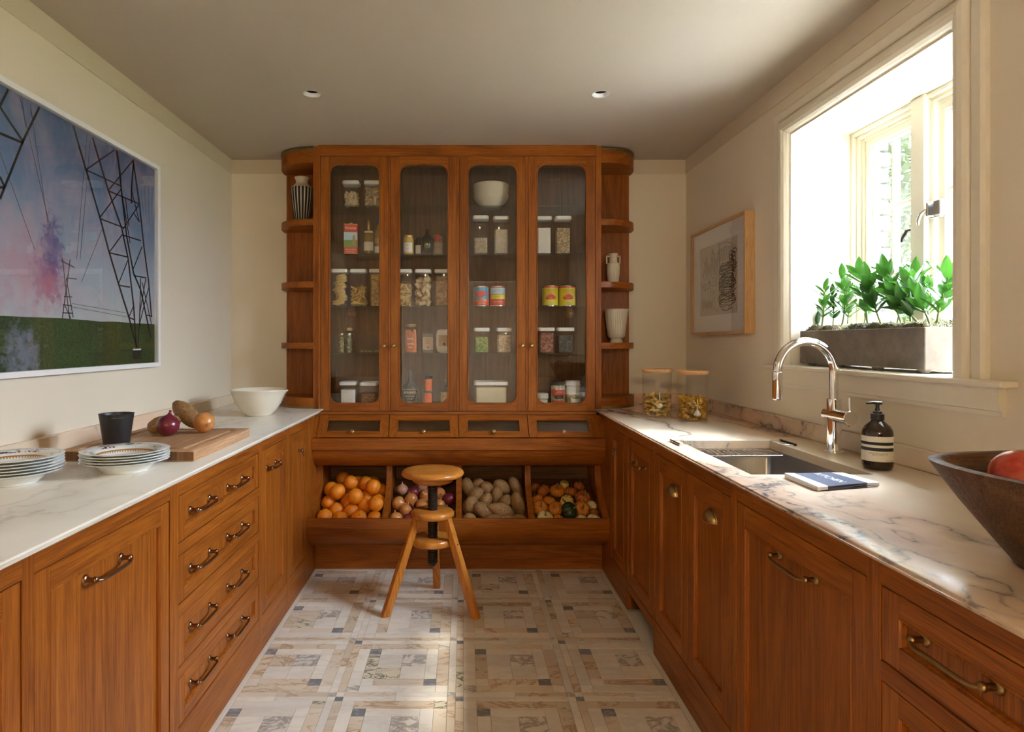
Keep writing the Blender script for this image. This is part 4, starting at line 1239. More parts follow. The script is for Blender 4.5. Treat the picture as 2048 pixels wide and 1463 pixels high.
for i in range(26):
    a = 2 * PI * i / 17; rr = r * (.80 if i < 17 else .45)
    g.tube([(rr * math.cos(a), rr * math.sin(a), .004), (rr * .95 * math.cos(a + .08), rr * .95 * math.sin(a + .08), h * rng.uniform(.66, .84))], [r * .16, r * .12], 7)
g.build('carrots', 'carrot', t, 60, kind='stuff')
g = G(); cyl_text(g, 'Spicy', .016, r + .0008, h * .50); cyl_text(g, 'Carrots', .014, r + .0008, h * .32, -90); cyl_text(g, 'PICKLED', .007, r + .0008, h * .20); g.build('lettering', 'label_white', t)
t = E('spice_jar', (wx(856.5, 3.87), 3.87, S4), 'dark square packet with kraft label in front of dark wood', 'jar')
G().box(-.036, .036, -.028, .028, .0005, .122, .006).build('packet', 'dark_bottle', t)
G().box(-.032, .032, -.0287, -.0278, .020, .095).build('label', 'kraft', t)
g = G()
for k, s_ in enumerate(('WHOLE', 'BLACK', 'PEPPER')):
    q = text_geo(s_, .0085); q.fn(lambda p, k=k: (p.x, -.0290, .082 - .012 * k + p.y)); g.merge(q)
q = G().lathe([(.007, -.0291), (.007, -.0286)], 16, (0, 0, .034), 'y'); g.merge(q); g.build('lettering', 'ink', t)
G().box(-.037, .037, -.029, .029, .122, .130, .003).build('lid', 'clear_plastic', t)
t = E('flour_bag', (wx(889, 3.87), 3.87, S4), 'plump white bag with kraft label beside the door stile', 'bag')
g = G(); g.sphere((0, 0, .072), .050, .036, .0715, 20, 14, fn=lambda p: 1 / max(abs(p.x) ** 5 + abs(p.y) ** 5 + abs(p.z) ** 5, .05) ** .2 * (1 + .02 * nz(p * 3)))
g.build('bag_body', 'flour', t, 80)
G().box(-.034, .034, -.0375, -.0355, .040, .108).build('label', 'kraft', t)
g = G()
for k, s_ in enumerate(('ORGANIC', 'WHITE', 'FLOUR')):
    q = text_geo(s_, .008); q.fn(lambda p, k=k: (p.x, -.0378, .098 - .012 * k + p.y)); g.merge(q)
g.merge(G().lathe([(.008, -.038), (.008, -.0374)], 16, (0, 0, .054), 'y')); g.build('lettering', 'ink', t)
# pantry floor
t, r, h = bottle(821, 33, 739, FLOORZ, 'big dark green glass bottle with gold lettering', 3.855, 'dark_bottle', [(.93, 0), (1, .02), (1, .46), (.93, .54), (.6, .64), (.36, .72), (.32, .80), (.32, .97), (.36, .975), (.36, 1)])
g = G(); cyl_text(g, 'ERNARD', .021, r + .0006, h * .37)
for k, s_ in enumerate(('DE LA MAISON', 'VINAIGRE', 'FRANCE')): cyl_text(g, s_, .0085, r + .0006, h * (.27 - .075 * k))
g.build('lettering', 'gold_ink', t)
g = G(); g.merge(band(r + .0005, h * .455, h * .462, -170, -10)); g.merge(band(r + .0005, h * .04, h * .047, -170, -10)); g.build('gold_lines', 'gold_ink', t)
for k, (px, yt_, zb_) in enumerate(((856.5, 778, FLOORZ), (857, 751, FLOORZ + .083))):
    t, r, h = bottle(px, 17, yt_, zb_, ('orange-labelled small jar at the bottom of the pair' if k == 0 else 'orange-labelled small jar stacked on top of another'), 3.85, 'dark_bottle', JAR, ('black_plastic', .84, 1, .96), name='jar', cat='jar', labels=((.06, .78, -150, -30, 'orange_print'),))
    g = G()
    for q, s_ in enumerate(('HOT', 'CHILI')): cyl_text(g, s_, .008, r * 1.02 + .0008, h * (.64 - .14 * q))
    g.build('lettering', 'ink', t)
t, r, h = bottle(851, 11, 772, FLOORZ, 'thin dark jar behind the two orange jars', 3.93, 'dark_bottle', JAR, ('black_plastic', .86, 1, .9), name='jar', cat='jar')
t, r, h = bottle(890, 18, 759, FLOORZ, 'small dark bottle with mustard-yellow label by the stile', 3.865, 'dark_bottle', [(.93, 0), (1, .02), (1, .50), (.8, .60), (.42, .72), (.40, .80)], ('black_plastic', .78, 1, .44), labels=((.08, .52, -155, -25, 'mustard'),))
g = G(); cyl_text(g, 'LOCAL', .0115, r * 1.02 + .0008, h * .36); cyl_text(g, 'HONEY', .006, r * 1.02 + .0008, h * .18); g.build('lettering', 'ink', t)
def cloth_lid(t, r, h, z):
    G().lathe([(r * 1.02, z - .018), (r * 1.08, z - .012), (r * .98, z - .004), (r * 1.02, z), (r * 1.0, z + .010), (r * .9, z + .014)], 30, flute=lambda a, zz: 1 + .03 * math.sin(a * 9)).build('cloth_cover', 'white_cloth', t, 70)
t, r, h = bottle(1084, 25, 790, FLOORZ, 'low jar with a white cloth cover behind the fourth door', 3.86, 'jar_glass', JAR[:4] + [(.86, .98)], name='jar', cat='jar', labels=((.05, .55, -150, -40, 'label_white'),)); contents_of(t, r, h, 'white_beans', .75); cloth_lid(t, r, h, h)
t, r, h = bottle(1116, 30, 762, FLOORZ, 'jar of white beans with a red label', 3.85, 'jar_glass', JAR, ('iron', .90, 1, .86), name='jar', cat='jar'); contents_of(t, r, h, 'white_beans', .82)
band(r + .0005, h * .38, h * .66, -150, -30).build('label', 'bright_red', t); band(r + .0009, h * .30, h * .44, -125, -55).build('label_plaque', 'ink', t); band(r + .0005, h * .14, h * .22, -150, -30).build('label_stripe', 'bright_red', t)
g = G(); cyl_text(g, 'JACOBS', .010, r + .0012, h * .55); cyl_text(g, 'BEANS', .007, r + .0014, h * .37); g.build('lettering', 'label_cream', t)
t, r, h = bottle(1145, 30, 765, FLOORZ, 'tall jar with a white cloth cover and white labels', 3.88, 'jar_glass', JAR[:4] + [(.86, .98)], name='jar', cat='jar', labels=((.50, .86, -150, -30, 'label_white'), (.12, .30, -110, -20, 'label_white'))); contents_of(t, r, h, 'oats', .78); cloth_lid(t, r, h, h)
t = E('gift_box', (wx(1172, 3.92), 3.92, FLOORZ), 'navy box tied with pale blue ribbon at the right end', 'box')
G().box(-.035, .035, -.03, .03, .0005, .10, .003).build('box_body', 'navy', t)
g = G(); g.box(-.036, .036, -.0315, .0315, .068, .088); g.box(-.022, -.006, -.032, .032, .0, .101); g.build('ribbon', 'ribbon', t)
# embossed bowl on the top shelf
t = E('embossed_bowl', (wx(982, 3.925), 3.925, S1), 'cream ceramic bowl with embossed rim on the top glass shelf', 'bowl')
r = .114; h = .150
pr = [(.050, .0005), (.056, .003), (.058, .010), (.075, .028), (.092, .045), (.1035, .066), (.108, .083), (.104, .094), (.107, .112), (.106, .132), (.109, .146), (.106, .150), (.101, .146), (.098, .12), (.096, .08), (.07, .03), (0, .02)]
G().lathe(pr, 64, capt=False, flute=lambda a, z: 1 + (.014 * math.sin(a * 18) * math.sin((z - .08) * 55) if z > .08 else (.006 * math.sin(z * 700) if z > .03 else 0))).build('bowl_body', 'matte_ceramic', t, 60)

# ------------------------------------------------------------------ vases on the end shelves
yv = 3.91
r = (wx(627, yv) - wx(582, yv)) / 2; zb_ = 2.0562; hv = wz(355, yv) - zb_
t = E('striped_vase', (wx(604, yv), yv, zb_), 'cream vase with vertical black stripes and flared neck', 'vase')
pv = [(.56, .0005), (.62, .01), (.80, .30), (.96, .58), (1.0, .70), (.97, .765), (.92, .78), (.80, .80), (.60, .84), (.52, .88), (.53, .93), (.66, .99), (.64, 1.0), (.50, .93), (.46, .85)]
G().lathe([(a * r, b * hv) for a, b in pv], 60, capt=False).build('vase_body', 'matte_ceramic', t, 50)
st_pr = [(a * r + .0012, b * hv) for a, b in pv[1:6]]
for i in range(20):
    a0 = 2 * PI * i / 20
    g = G(); wv_ = .10
    for k in range(len(st_pr) - 1):
        (ra, za), (rb, zb2) = st_pr[k], st_pr[k + 1]
        g.add([(ra * math.cos(a0 - wv_), ra * math.sin(a0 - wv_), za), (ra * math.cos(a0 + wv_), ra * math.sin(a0 + wv_), za), (rb * math.cos(a0 + wv_), rb * math.sin(a0 + wv_), zb2), (rb * math.cos(a0 - wv_), rb * math.sin(a0 - wv_), zb2)], [(0, 1, 2, 3)])
    g.build('stripe', 'ink', t, 60)
yv = 3.92
r = (wx(1239.5, yv) - wx(1213.5, yv)) / 2; zb_ = 1.6872; hv = wz(507, yv) - zb_
t = E('fluted_vase', (wx(1226.5, yv), yv, zb_), 'slim cream fluted vase with two small handles', 'vase')
pv = [(.72, .0005), (.80, .05), (.95, .30), (1, .55), (.95, .66), (.62, .70), (.58, .78), (.56, .90), (.70, .97), (.72, 1.0), (.60, .99), (.5, .85)]
G().lathe([(a * r, b * hv) for a, b in pv], 72, capt=False, flute=lambda a, z: 1 + (.025 * math.cos(a * 24) if .02 < z / hv < .64 else 0)).build('vase_body', 'matte_ceramic', t, 50)
for s_ in (-1, 1):
    G().tube([(s_ * r * .55, 0, hv * .90), (s_ * r * .98, 0, hv * .92), (s_ * r * 1.04, 0, hv * .88), (s_ * r * 1.0, 0, hv * .66)], .0045, 8).build('vase_handle', 'matte_ceramic', t, 60)
r = (wx(1257.5, yv) - wx(1207.5, yv)) / 2; zb_ = 1.3262; hv = wz(618, yv) - zb_
t = E('footed_fluted_vase', (wx(1232.5, yv), yv, zb_), 'wide cream fluted vase on a round foot', 'vase')
pv = [(.52, .0005), (.53, .02), (.44, .09), (.40, .115), (.55, .14), (.66, .20), (.76, .50), (.90, .92), (.96, .96), (1, .985), (.98, 1.0), (.88, .96), (.72, .5)]
G().lathe([(a * r, b * hv) for a, b in pv], 108, capt=False, flute=lambda a, z: 1 + (.022 * math.cos(a * 36) if .14 < z / hv < .94 else 0)).build('vase_body', 'matte_ceramic', t, 50)
# ------------------------------------------------------------------ produce in the bins
def skin(name, c1, c2, scale, rough=.4, bump=.0, aniso=(1, 1, 1), pore=0):
    n = NT(name, rough, coat=.15, coat_rough=.3)
    v = n.coords(aniso, rnd=13); f = n.noise(v, scale, 3, .55)
    oi = n.new('ShaderNodeObjectInfo')
    c = n.mix(n.ramp(f, [(.3, 0.), (.7, 1.)]), c1, c2)
    c = n.mix(n.math('MULTIPLY', oi.outputs['Random'], .30), c, tuple(x * .7 for x in c1))
    n.color(c)
    if pore: n.bump(n.noise(n.coords(rnd=13), pore, 2), bump, .0015)
    return n
skin('orange_skin', (.78, .20, .008), (.86, .34, .015), 9, .38, .35, pore=260)
skin('onion_skin', (.46, .15, .035), (.68, .33, .10), 16, .28, .1, (1, 1, .25), 60)
skin('onion_pale', (.46, .20, .13), (.56, .34, .24), 14, .3, .1, (1, 1, .25), 60)
skin('red_onion_skin', (.11, .008, .022), (.24, .028, .045), 14, .22, .1, (1, 1, .25), 60)
skin('onion_root', (.50, .36, .20), (.62, .48, .30), 60, .8)
skin('potato_skin', (.19, .088, .026), (.46, .270, .105), 7, .75, .6, pore=24)
skin('pumpkin_orange', (.58, .15, .010), (.74, .28, .025), 18, .45)
skin('pumpkin_deep', (.36, .085, .012), (.52, .16, .02), 18, .5)
skin('pumpkin_cream', (.74, .62, .26), (.80, .72, .42), 18, .45)
skin('pumpkin_yellow', (.72, .50, .10), (.78, .62, .22), 18, .45)
skin('pumpkin_green', (.012, .030, .010), (.035, .07, .018), 22, .4)
skin('pumpkin_stem', (.16, .12, .05), (.30, .24, .12), 40, .8)
skin('apple_skin', (.40, .030, .022), (.56, .13, .06), 2.2, .22, .0, (1, 1, .4))
skin('apple_yellow', (.60, .42, .08), (.68, .52, .16), 8, .25)
plain('navel_green', (.16, .17, .03), .7, var=.2)

def bin_slope_z(y):
    t_ = (y - BS0[0]) / (BS1[0] - BS0[0]); return BS0[1] + (BS1[1] - BS0[1]) * t_
def pile_pos(zx, zy, z0x, z0y, zoom, r):
    """crop pixel -> a point in the bin: higher in the picture means further back on the heap"""
    px, py = z0x + zx / zoom, z0y + zy / zoom
    y = 3.628 + max(0, (1040 - py)) / 80 * .27
    p = P(px, py, y)
    return p
def relax(items, x0, x1, it=60):
    """push overlapping spheres apart inside a bin (items: [pos, r])"""
    for _ in range(it):
        for i in range(len(items)):
            for j in range(i):
                d = items[i][0] - items[j][0]; m = items[i][1] + items[j][1] - .003
                if d.length < m and d.length > 1e-6:
                    k = d.normalized() * (m - d.length) * .5
                    k.x *= .5; k.z *= .5
                    items[i][0] += k; items[j][0] -= k
        for p, r in items:
            p.x = min(max(p.x, x0 + r), x1 - r); p.y = min(max(p.y, 3.579 + r), YB - .037 - r)
            p.z = max(p.z, bin_slope_z(p.y) + r * 1.06)
    return items
ORD = ['first', 'second', 'third', 'fourth', 'fifth', 'sixth', 'seventh', 'eighth']
def row_names(pts, nrow, rows):
    """name each point by its row on the heap (low = front) and its order from the left, as seen from the room"""
    scr = [(VX + FPX * p.x / p.y, VY - FPX * (p.z - H) / p.y, i) for i, p in enumerate(pts)]
    scr.sort(key=lambda q: -q[1]); out = {}
    k = 0; per = len(scr) / nrow
    for r in range(nrow):
        grp = scr[round(r * per):round((r + 1) * per)]; grp.sort()
        for j, q in enumerate(grp): out[q[2]] = f'{rows[r]}, {ORD[j]} from the left' if len(grp) > 1 else rows[r]
    return out
def ori_mesh():
    g = G()
    def f(p):
        d = 1 - .10 * math.exp(-((1 - p.z) / .012)) - .05 * math.exp(-((1 + p.z) / .02))
        return d * (1 + .012 * nz(p, 1.6))
    g.sphere((0, 0, 0), 1, 1, .95, 28, 20, f); return g.mesh('orange_body', 'orange_skin', 179)
om = ori_mesh()
nm = G().lathe([(.0, .0), (.09, .0), (.11, .02), (.07, .035), (0, .03)], 8, (0, 0, .842), capb=False, capt=False).mesh('navel', 'navel_green', 60)
OR = [(185, 645), (237, 725), (440, 635), (430, 762), (372, 850), (640, 848), (740, 675), (815, 762), (793, 878), (575, 775), (92, 845), (180, 915), (320, 995), (520, 975), (590, 1020), (60, 1020), (300, 555), (550, 525), (570, 630), (760, 560), (850, 580), (640, 700), (760, 1010), (300, 690)]
rng = random.Random(2)
items = [[pile_pos(x, y, 640, 900, 7.062, .045), .0455 * rng.uniform(.93, 1.04)] for x, y in OR]
relax(items, BX0_ + .035, DIV[0] - .0175)
navel_face = {4: (.35, -.9, .35), 8: (-.1, -.5, .85), 14: (.1, -.7, .7)}
rn = row_names([q[0] for q in items], 4, ['lowest row at the lip', 'second row up', 'third row up', 'topmost row'])
for i, (p, r) in enumerate(items):
    t = E('orange', p, 'orange in the left bin, ' + rn[i], 'orange', 'oranges in the left bin')
    d = Vector(navel_face.get(i, (rng.gauss(0, 1), abs(rng.gauss(0, 1)), rng.gauss(0, 1)))).normalized()
    t.rotation_euler = d.to_track_quat('Z', 'Y').to_euler(); t.scale = (r, r, r)
    OB('orange_body', om, t); OB('navel', nm, t)
def onion_mesh(m, seedv):
    g = G()
    def f(p):
        return 1 + .015 * nz(p, 2.2, seedv)
    pr = [(0, -.92), (.12, -.93), (.45, -.84), (.78, -.58), (.97, -.2), (1.0, .06), (.92, .38), (.70, .66), (.42, .84), (.22, .96), (.13, 1.10), (.10, 1.25), (.13, 1.36), (.05, 1.38)]
    g.lathe(pr, 26, capb=False, flute=lambda a, z: 1 + .010 * math.sin(a * 13 + seedv) + .02 * math.sin(a * 2 + seedv)); return g.mesh('bulb', m, 70)
oms = {'onion_skin': onion_mesh('onion_skin', 1), 'onion_pale': onion_mesh('onion_pale', 2), 'red_onion_skin': onion_mesh('red_onion_skin', 3)}
rg = G()
for k in range(11):
    a = 2 * PI * k / 11; rr = .10
    rg.tube([(rr * .6 * math.cos(a), rr * .6 * math.sin(a), -.90), (rr * 1.3 * math.cos(a), rr * 1.3 * math.sin(a), -1.02), (rr * 2.2 * math.cos(a + .4), rr * 2.2 * math.sin(a + .4), -1.08 - .05 * (k % 3))], [.03, .022, .008], 5)
rm = rg.mesh('root_tuft', 'onion_root', 60)
def onion(p, r, m, d, lab, grp=None):
    t = E('onion', p, lab, 'onion', grp); t.rotation_euler = Vector(d).normalized().to_track_quat('Z', 'Y').to_euler(); t.scale = (r, r, r)
    OB('bulb', oms[m], t); OB('root_tuft', rm, t); return t
ON = [(1180, 560, 'p', (.0, -.1, 1)), (1300, 685, 'y', (.3, -.5, -.8)), (1125, 765, 'y', (.8, -.5, .1)), (1220, 850, 'y', (.3, .5, .8)), (1085, 985, 'y', (-.2, .6, .7)), (1235, 940, 'r', (.6, -.6, .4)), (1345, 600, 'r', (.2, .6, .6)), (1490, 665, 'y', (-.3, -.8, .5)), (1690, 610, 'y', (.4, -.9, .2)), (1785, 680, 'r', (.3, .5, .7)), (1440, 550, 'p', (.5, .6, .5)), (1850, 960, 'y', (.5, .6, .3)), (1410, 790, 'y', (.6, -.5, .6)), (1345, 900, 'r', (-.4, .5, .7)), (1600, 560, 'r', (.3, .7, .5)), (1690, 770, 'y', (.2, .7, .6)), (1580, 840, 'p', (.5, .6, .3)), (1480, 980, 'y', (.4, .5, .7)), (1680, 990, 'r', (.2, .6, .7))]
items = [[pile_pos(x, y, 640, 900, 7.062, .04), .0385 * (1.0 + .08 * ((i * 37) % 5 - 2) / 2)] for i, (x, y, m, d) in enumerate(ON)]
relax(items, DIV[0] + .0175, DIV[1] - .0175)
rn = {}
for kk in 'ypr':
    ii = [i for i in range(len(ON)) if ON[i][2] == kk]
    q = row_names([items[i][0] for i in ii], 2 if len(ii) > 4 else 1, ['lower row', 'upper row'] if len(ii) > 4 else ['heap'])
    for j, i in enumerate(ii): rn[i] = q[j]
for i, ((p, r), (x, y, m, d)) in enumerate(zip(items, ON)):
    onion(p, r, {'y': 'onion_skin', 'p': 'onion_pale', 'r': 'red_onion_skin'}[m], d, {'y': 'brown onion behind the stool, ', 'p': 'pale pinkish onion behind the stool, ', 'r': 'dark red onion behind the stool, '}[m] + rn[i], {'y': 'brown onions in the second bin', 'p': 'pale onions in the second bin', 'r': 'red onions in the second bin'}[m])
def potato_mesh(seedv):
    g = G()
    def f(p):
        k = 1 + .10 * nz(p, 1.2, seedv) + .03 * nz(p, 4.0, seedv)
        for q in range(7):
            dv = Vector((math.sin(q * 2.4 + seedv), math.cos(q * 1.7 + seedv), math.sin(q * 3.1 + seedv * 2))).normalized()
            k -= .05 * math.exp(-((p - dv).length / .13) ** 2)
        return k
    g.sphere((0, 0, 0), 1, 1, 1, 26, 18, f); return g.mesh('potato', 'potato_skin', 179)
pms = [potato_mesh(s_) for s_ in (1, 4, 7, 11)]
PO = [(310, 550, 130, 88, 50), (255, 690, 120, 98, 72), (420, 765, 150, 92, -35), (430, 620, 105, 74, 58), (640, 765, 190, 92, -22), (600, 575, 120, 76, 86), (820, 655, 155, 84, -78), (640, 450, 120, 84, -35), (445, 470, 105, 82, -42), (215, 460, 130, 78, -68), (815, 450, 140, 72, -62), (240, 840, 78, 62, 10), (860, 860, 110, 60, -20), (700, 625, 90, 78, 60), (520, 880, 120, 70, 10), (320, 440, 90, 76, 30), (700, 890, 130, 70, -5)]
items = [[pile_pos(x, y, 900, 900, 6.206, .04), b / 6.206 * 3.75 / FPX * 1.0] for x, y, a, b, an in PO]
relax(items, DIV[1] + .0175, DIV[2] - .0175, 40)
rn = row_names([q[0] for q in items], 3, ['lowest row at the lip', 'middle row', 'topmost row'])
for i, ((p, r), (x, y, a, b, an)) in enumerate(zip(items, PO)):
    la = a / 6.206 * 3.75 / FPX
    o = OB('potato', pms[i % 4], None, p, (math.radians(14 * ((i % 3) - 1)), -math.radians(an), math.radians(8 * ((i % 5) - 2))), 'russet potato in the third bin, ' + rn[i], 'potato', 'potatoes in the third bin')
    o.scale = (la, r, r)
def pumpkin_mesh(m, ribs, flat):
    g = G()
    pr = []
    for j in range(15):
        t_ = -PI / 2 + PI * j / 14
        pr.append((max(.02, math.cos(t_)) ** .85, math.sin(t_) * flat * (1 - .18 * math.exp(-((abs(math.sin(t_)) - 1) / .08) ** 2)) - (.0 if abs(math.sin(t_)) < .97 else .14 * flat * math.copysign(1, math.sin(t_)))))
    g.lathe(pr, ribs * 8, flute=lambda a, z: 1 - .10 * abs(math.cos(a * ribs / 2)) ** 6); return g.mesh('pumpkin_body', m, 80)
sg = G(); sg.tube([(0, 0, .50), (.02, 0, .75), (.10, .03, .98), (.26, .05, 1.15)], [.16, .085, .075, .10], 7)
stm = sg.mesh('stem', 'pumpkin_stem', 60)
strm = {}
def pumpkin(p, r, m, flat, d, lab, grp=None, ribs=10):
    key = (m, flat, ribs)
    if key not in strm: strm[key] = pumpkin_mesh(m, ribs, flat)
    t = E('pumpkin', p, lab, 'pumpkin', grp); t.rotation_euler = Vector(d).normalized().to_track_quat('Z', 'X').to_euler(); t.scale = (r, r, r)
    OB('pumpkin_body', strm[key], t); s_ = OB('stem', stm, t); s_.scale = (1, 1, flat + .22)
    return t
O_ = 'small orange pumpkin in the heap in the right bin'; OG = 'orange pumpkins in the right bin'
PU = [(1310, 515, 95, 'pumpkin_orange', .74, (0, -.45, .9), 'round orange pumpkin high in the middle of the right bin', None), (1480, 525, 82, 'pumpkin_deep', .76, (.2, .3, .9), O_, OG), (1632, 595, 102, 'pumpkin_deep', .78, (.25, -.5, .8), 'ribbed brown-orange pumpkin with thin pale stem at right', None), (1140, 535, 88, 'pumpkin_deep', .8, (-.7, .3, .6), O_, OG), (1452, 645, 92, 'pumpkin_yellow', .72, (-.6, -.7, .3), 'pale yellow ribbed pumpkin in the middle of the heap', None), (1135, 738, 98, 'pumpkin_orange', .76, (.1, -.8, .6), 'bright orange pumpkin at front left of the right bin', None), (1240, 655, 78, 'pumpkin_orange', .78, (.3, .5, .8), O_, OG), (1322, 745, 96, 'pumpkin_orange', .78, (-.45, -.55, .7), 'orange pumpkin with upright stem beside the green one', None), (1450, 775, 108, 'pumpkin_green', .8, (.75, -.35, .5), 'dark green striped gourd at the front of right bin', None), (1642, 760, 104, 'pumpkin_orange', .76, (.15, -.9, .4), 'orange pumpkin facing out, front right of the heap', None), (1170, 850, 100, 'pumpkin_cream', .7, (.1, -.55, .85), 'cream white pumpkin with curved stem at the lip', None), (1768, 845, 82, 'pumpkin_cream', .72, (.3, .3, .9), 'cream pumpkin peeping over the lip at far right', None), (1075, 620, 78, 'pumpkin_orange', .8, (-.5, .4, .7), O_, OG), (1590, 455, 72, 'pumpkin_deep', .8, (.3, .4, .8), O_, OG), (1040, 500, 62, 'pumpkin_deep', .8, (-.4, .5, .7), O_, OG), (1745, 670, 64, 'pumpkin_cream', .8, (.7, .4, .5), 'pale pumpkin tucked behind the ones at right', None), (1785, 770, 56, 'pumpkin_deep', .8, (.6, .5, .5), O_, OG), (1420, 440, 62, 'pumpkin_yellow', .8, (.1, -.3, .95), 'tan pumpkin at the back of the right bin', None), (1330, 880, 70, 'pumpkin_orange', .8, (.2, .7, .6), O_, OG), (1590, 900, 80, 'pumpkin_cream', .8, (.2, .7, .6), 'low cream pumpkin sunk under the front row', None)]
items = [[pile_pos(u[0], u[1], 900, 900, 6.206, .04), u[2] / 6.206 * 3.75 / FPX] for u in PU]
relax(items, DIV[2] + .0175, BX1_ - .035, 50)
ii = [i for i in range(len(PU)) if PU[i][7]]
q = row_names([items[i][0] for i in ii], 2, ['lower row', 'upper row']); rn = {i: q[j] for j, i in enumerate(ii)}
for i, ((p, r), (x, y, rr, m, flat, d, lab, grp)) in enumerate(zip(items, PU)):
    if grp: lab = 'small plain orange pumpkin in the right bin, ' + rn[i]
    pumpkin(p, r, m, flat, d, lab, grp, 10 if m != 'pumpkin_green' else 8)
# ------------------------------------------------------------------ screw stool
SC = Vector((-.1586, 3.222, 0))
t = E('screw_stool', SC, 'honey wooden three-legged stool with a dark screw post', 'stool')
G().lathe([(0, .656), (.135, .656), (.150, .660), (.1565, .668), (.157, .674), (.153, .682), (.143, .6885), (.10, .690), (0, .690)], 56, capb=False, capt=False).build('seat', 'honey_x', t, 60)
G().lathe([(0, .624), (.085, .624), (.100, .632), (.104, .640), (.105, .656), (0, .656)], 48, capb=False, capt=False).build('seat_block', 'honey_x', t, 40)
G().lathe([(.020, .452), (.095, .452), (.104, .456), (.108, .464), (.108, .474), (.103, .483), (.093, .488), (.020, .488)], 48, capb=False, capt=False).build('upper_collar', 'honey_x', t, 50)
G().lathe([(.020, .318), (.102, .318), (.110, .324), (.110, .342), (.104, .350), (.020, .350)], 48, capb=False, capt=False).build('lower_collar', 'honey_y', t, 50)
g = G(); pitch = .0125; turns = int((.624 - .222) / pitch); N = 20
vs = []
prof_t = [(.0, .0205), (.18, .0205), (.42, .0255), (.60, .0255), (.86, .0205)]
zz = .222; pr = [(.002, .200), (.012, .206), (.0195, .216)]
for k in range(turns):
    for f_, r in prof_t: pr.append((r, zz + (k + f_) * pitch))
pr.append((.0205, .624))
g.lathe(pr, 24); 
g.v = [(p[0], p[1], p[2] + (pitch * (math.atan2(p[1], p[0]) / (2 * PI)) if .222 < p[2] < .618 else 0)) for p in g.v]
g.build('screw_post', 'iron', t, 35)
feet = [Vector((-.383, 3.106, 0)), Vector((.0554, 3.084, 0)), Vector((-.148, 3.472, 0))]
for ft in feet:
    d = ft - SC; d.z = 0; dn = d.normalized()
    topp = dn * .088 + Vector((0, 0, .456)); bot = d
    sd = dn.cross(Vector((0, 0, 1)))
    ax = (topp - bot).normalized(); nn = ax.cross(sd).normalized()
    g = G(); lp = []
    for f_, w_ in ((0, .0175), (.05, .019), (.5, .0185), (1, .0165)):
        c = bot + (topp - bot) * f_
        ring = []
        for a, b in rrect(-w_, w_, -w_, w_, .004, 2):
            q = c + sd * a + nn * b
            if f_ == 0: q = q - ax * (q.z / ax.z) + Vector((0, 0, .0008))
            ring.append(tuple(q))
        lp.append(ring)
    g.loops(lp, True, True); lg = g.build('leg', 'honey_z', t, 30)
    c = bot + (topp - bot) * .74 + dn * .0185
    k = G().lathe([(.0045, 0), (.0045, .002)], 10); k.xf(Matrix.Translation(c + dn * 0.0) @ dn.to_track_quat('Z', 'Y').to_matrix().to_4x4()); k.build('screw_plug', 'iron', lg)

# ------------------------------------------------------------------ left worktop
# chopping board
bx0, bx1, by0, by1, bz = -1.328, -.886, 2.096, 2.647, .036
t = E('chopping_board', ((bx0 + bx1) / 2, (by0 + by1) / 2, ZT), 'thick light wood chopping board with a juice groove', 'chopping board')
hx, hy = (bx1 - bx0) / 2, (by1 - by0) / 2
def rl(i, z): return [(x, y, z) for x, y in rrect(-hx + i, hx - i, -hy + i, hy - i, .006, 3)]
G().loops([rl(.002, .0005), rl(0, .003), rl(0, bz - .003), rl(.003, bz), rl(.040, bz), rl(.043, bz - .006), rl(.050, bz - .008), rl(.057, bz - .006), rl(.060, bz), rl(.2, bz)], True, True).build('board', 'board_y', t, 40)
def end_grain(y):
    for k in range(9):
        w_ = 2 * hx / 9
        G().box(-hx + k * w_ + .0006, -hx + (k + 1) * w_ - .0006, y - .0006, y + .0006, .004, bz - .004).build('end_block', 'end_grain', t)
end_grain(-hy)
# black beaker
t = E('beaker', (-1.211, 2.229, ZT + bz), 'tapered black beaker with fine gold lettering on the chopping board', 'cup')
h = .108
G().lathe([(0, .0005), (.040, .0005), (.0415, .003), (.0555, h - .002), (.0572, h - .001), (.0565, h), (.0540, h - .001), (.0395, .006), (0, .005)], 48, capb=False, capt=False).build('beaker_body', 'black_glazed', t, 50)
g = G()
q = text_geo('BLACK PROVENCE', .0042)
q.fn(lambda p: ((.0558 - .0135 * (1 - (.098 + p.y) / h)) * math.cos(-1.02 + p.x / .055), (.0558 - .0135 * (1 - (.098 + p.y) / h)) * math.sin(-1.02 + p.x / .055), .096 + p.y)); g.merge(q); g.build('lettering', 'gold_ink', t)
# soup plates
n = NT('plate_glaze', .16, coat=.3)
v = n.coords(); sx = n.new('ShaderNodeSeparateXYZ'); n.lk(v, sx.inputs[0])
r_ = n.math('SQRT', n.math('ADD', n.math('MULTIPLY', sx.outputs[0], sx.outputs[0]), n.math('MULTIPLY', sx.outputs[1], sx.outputs[1])))
band_m = n.math('MULTIPLY', n.math('GREATER_THAN', r_, .0765), n.math('LESS_THAN', r_, .0800))
ang = n.math('ARCTAN2', sx.outputs[1], sx.outputs[0])
dots = n.math('MULTIPLY', n.math('GREATER_THAN', n.math('SINE', n.math('MULTIPLY', ang, 64)), .2), n.math('MULTIPLY', n.math('GREATER_THAN', r_, .0735), n.math('LESS_THAN', r_, .0768)))
upz = n.new('ShaderNodeNewGeometry'); nzs = n.new('ShaderNodeSeparateXYZ'); n.lk(upz.outputs['Normal'], nzs.inputs[0])
up = n.math('GREATER_THAN', nzs.outputs[2], .1)
rim = n.math('MULTIPLY', n.math('GREATER_THAN', r_, .088), n.math('LESS_THAN', r_, .113))
mid = n.math('LESS_THAN', r_, .040)
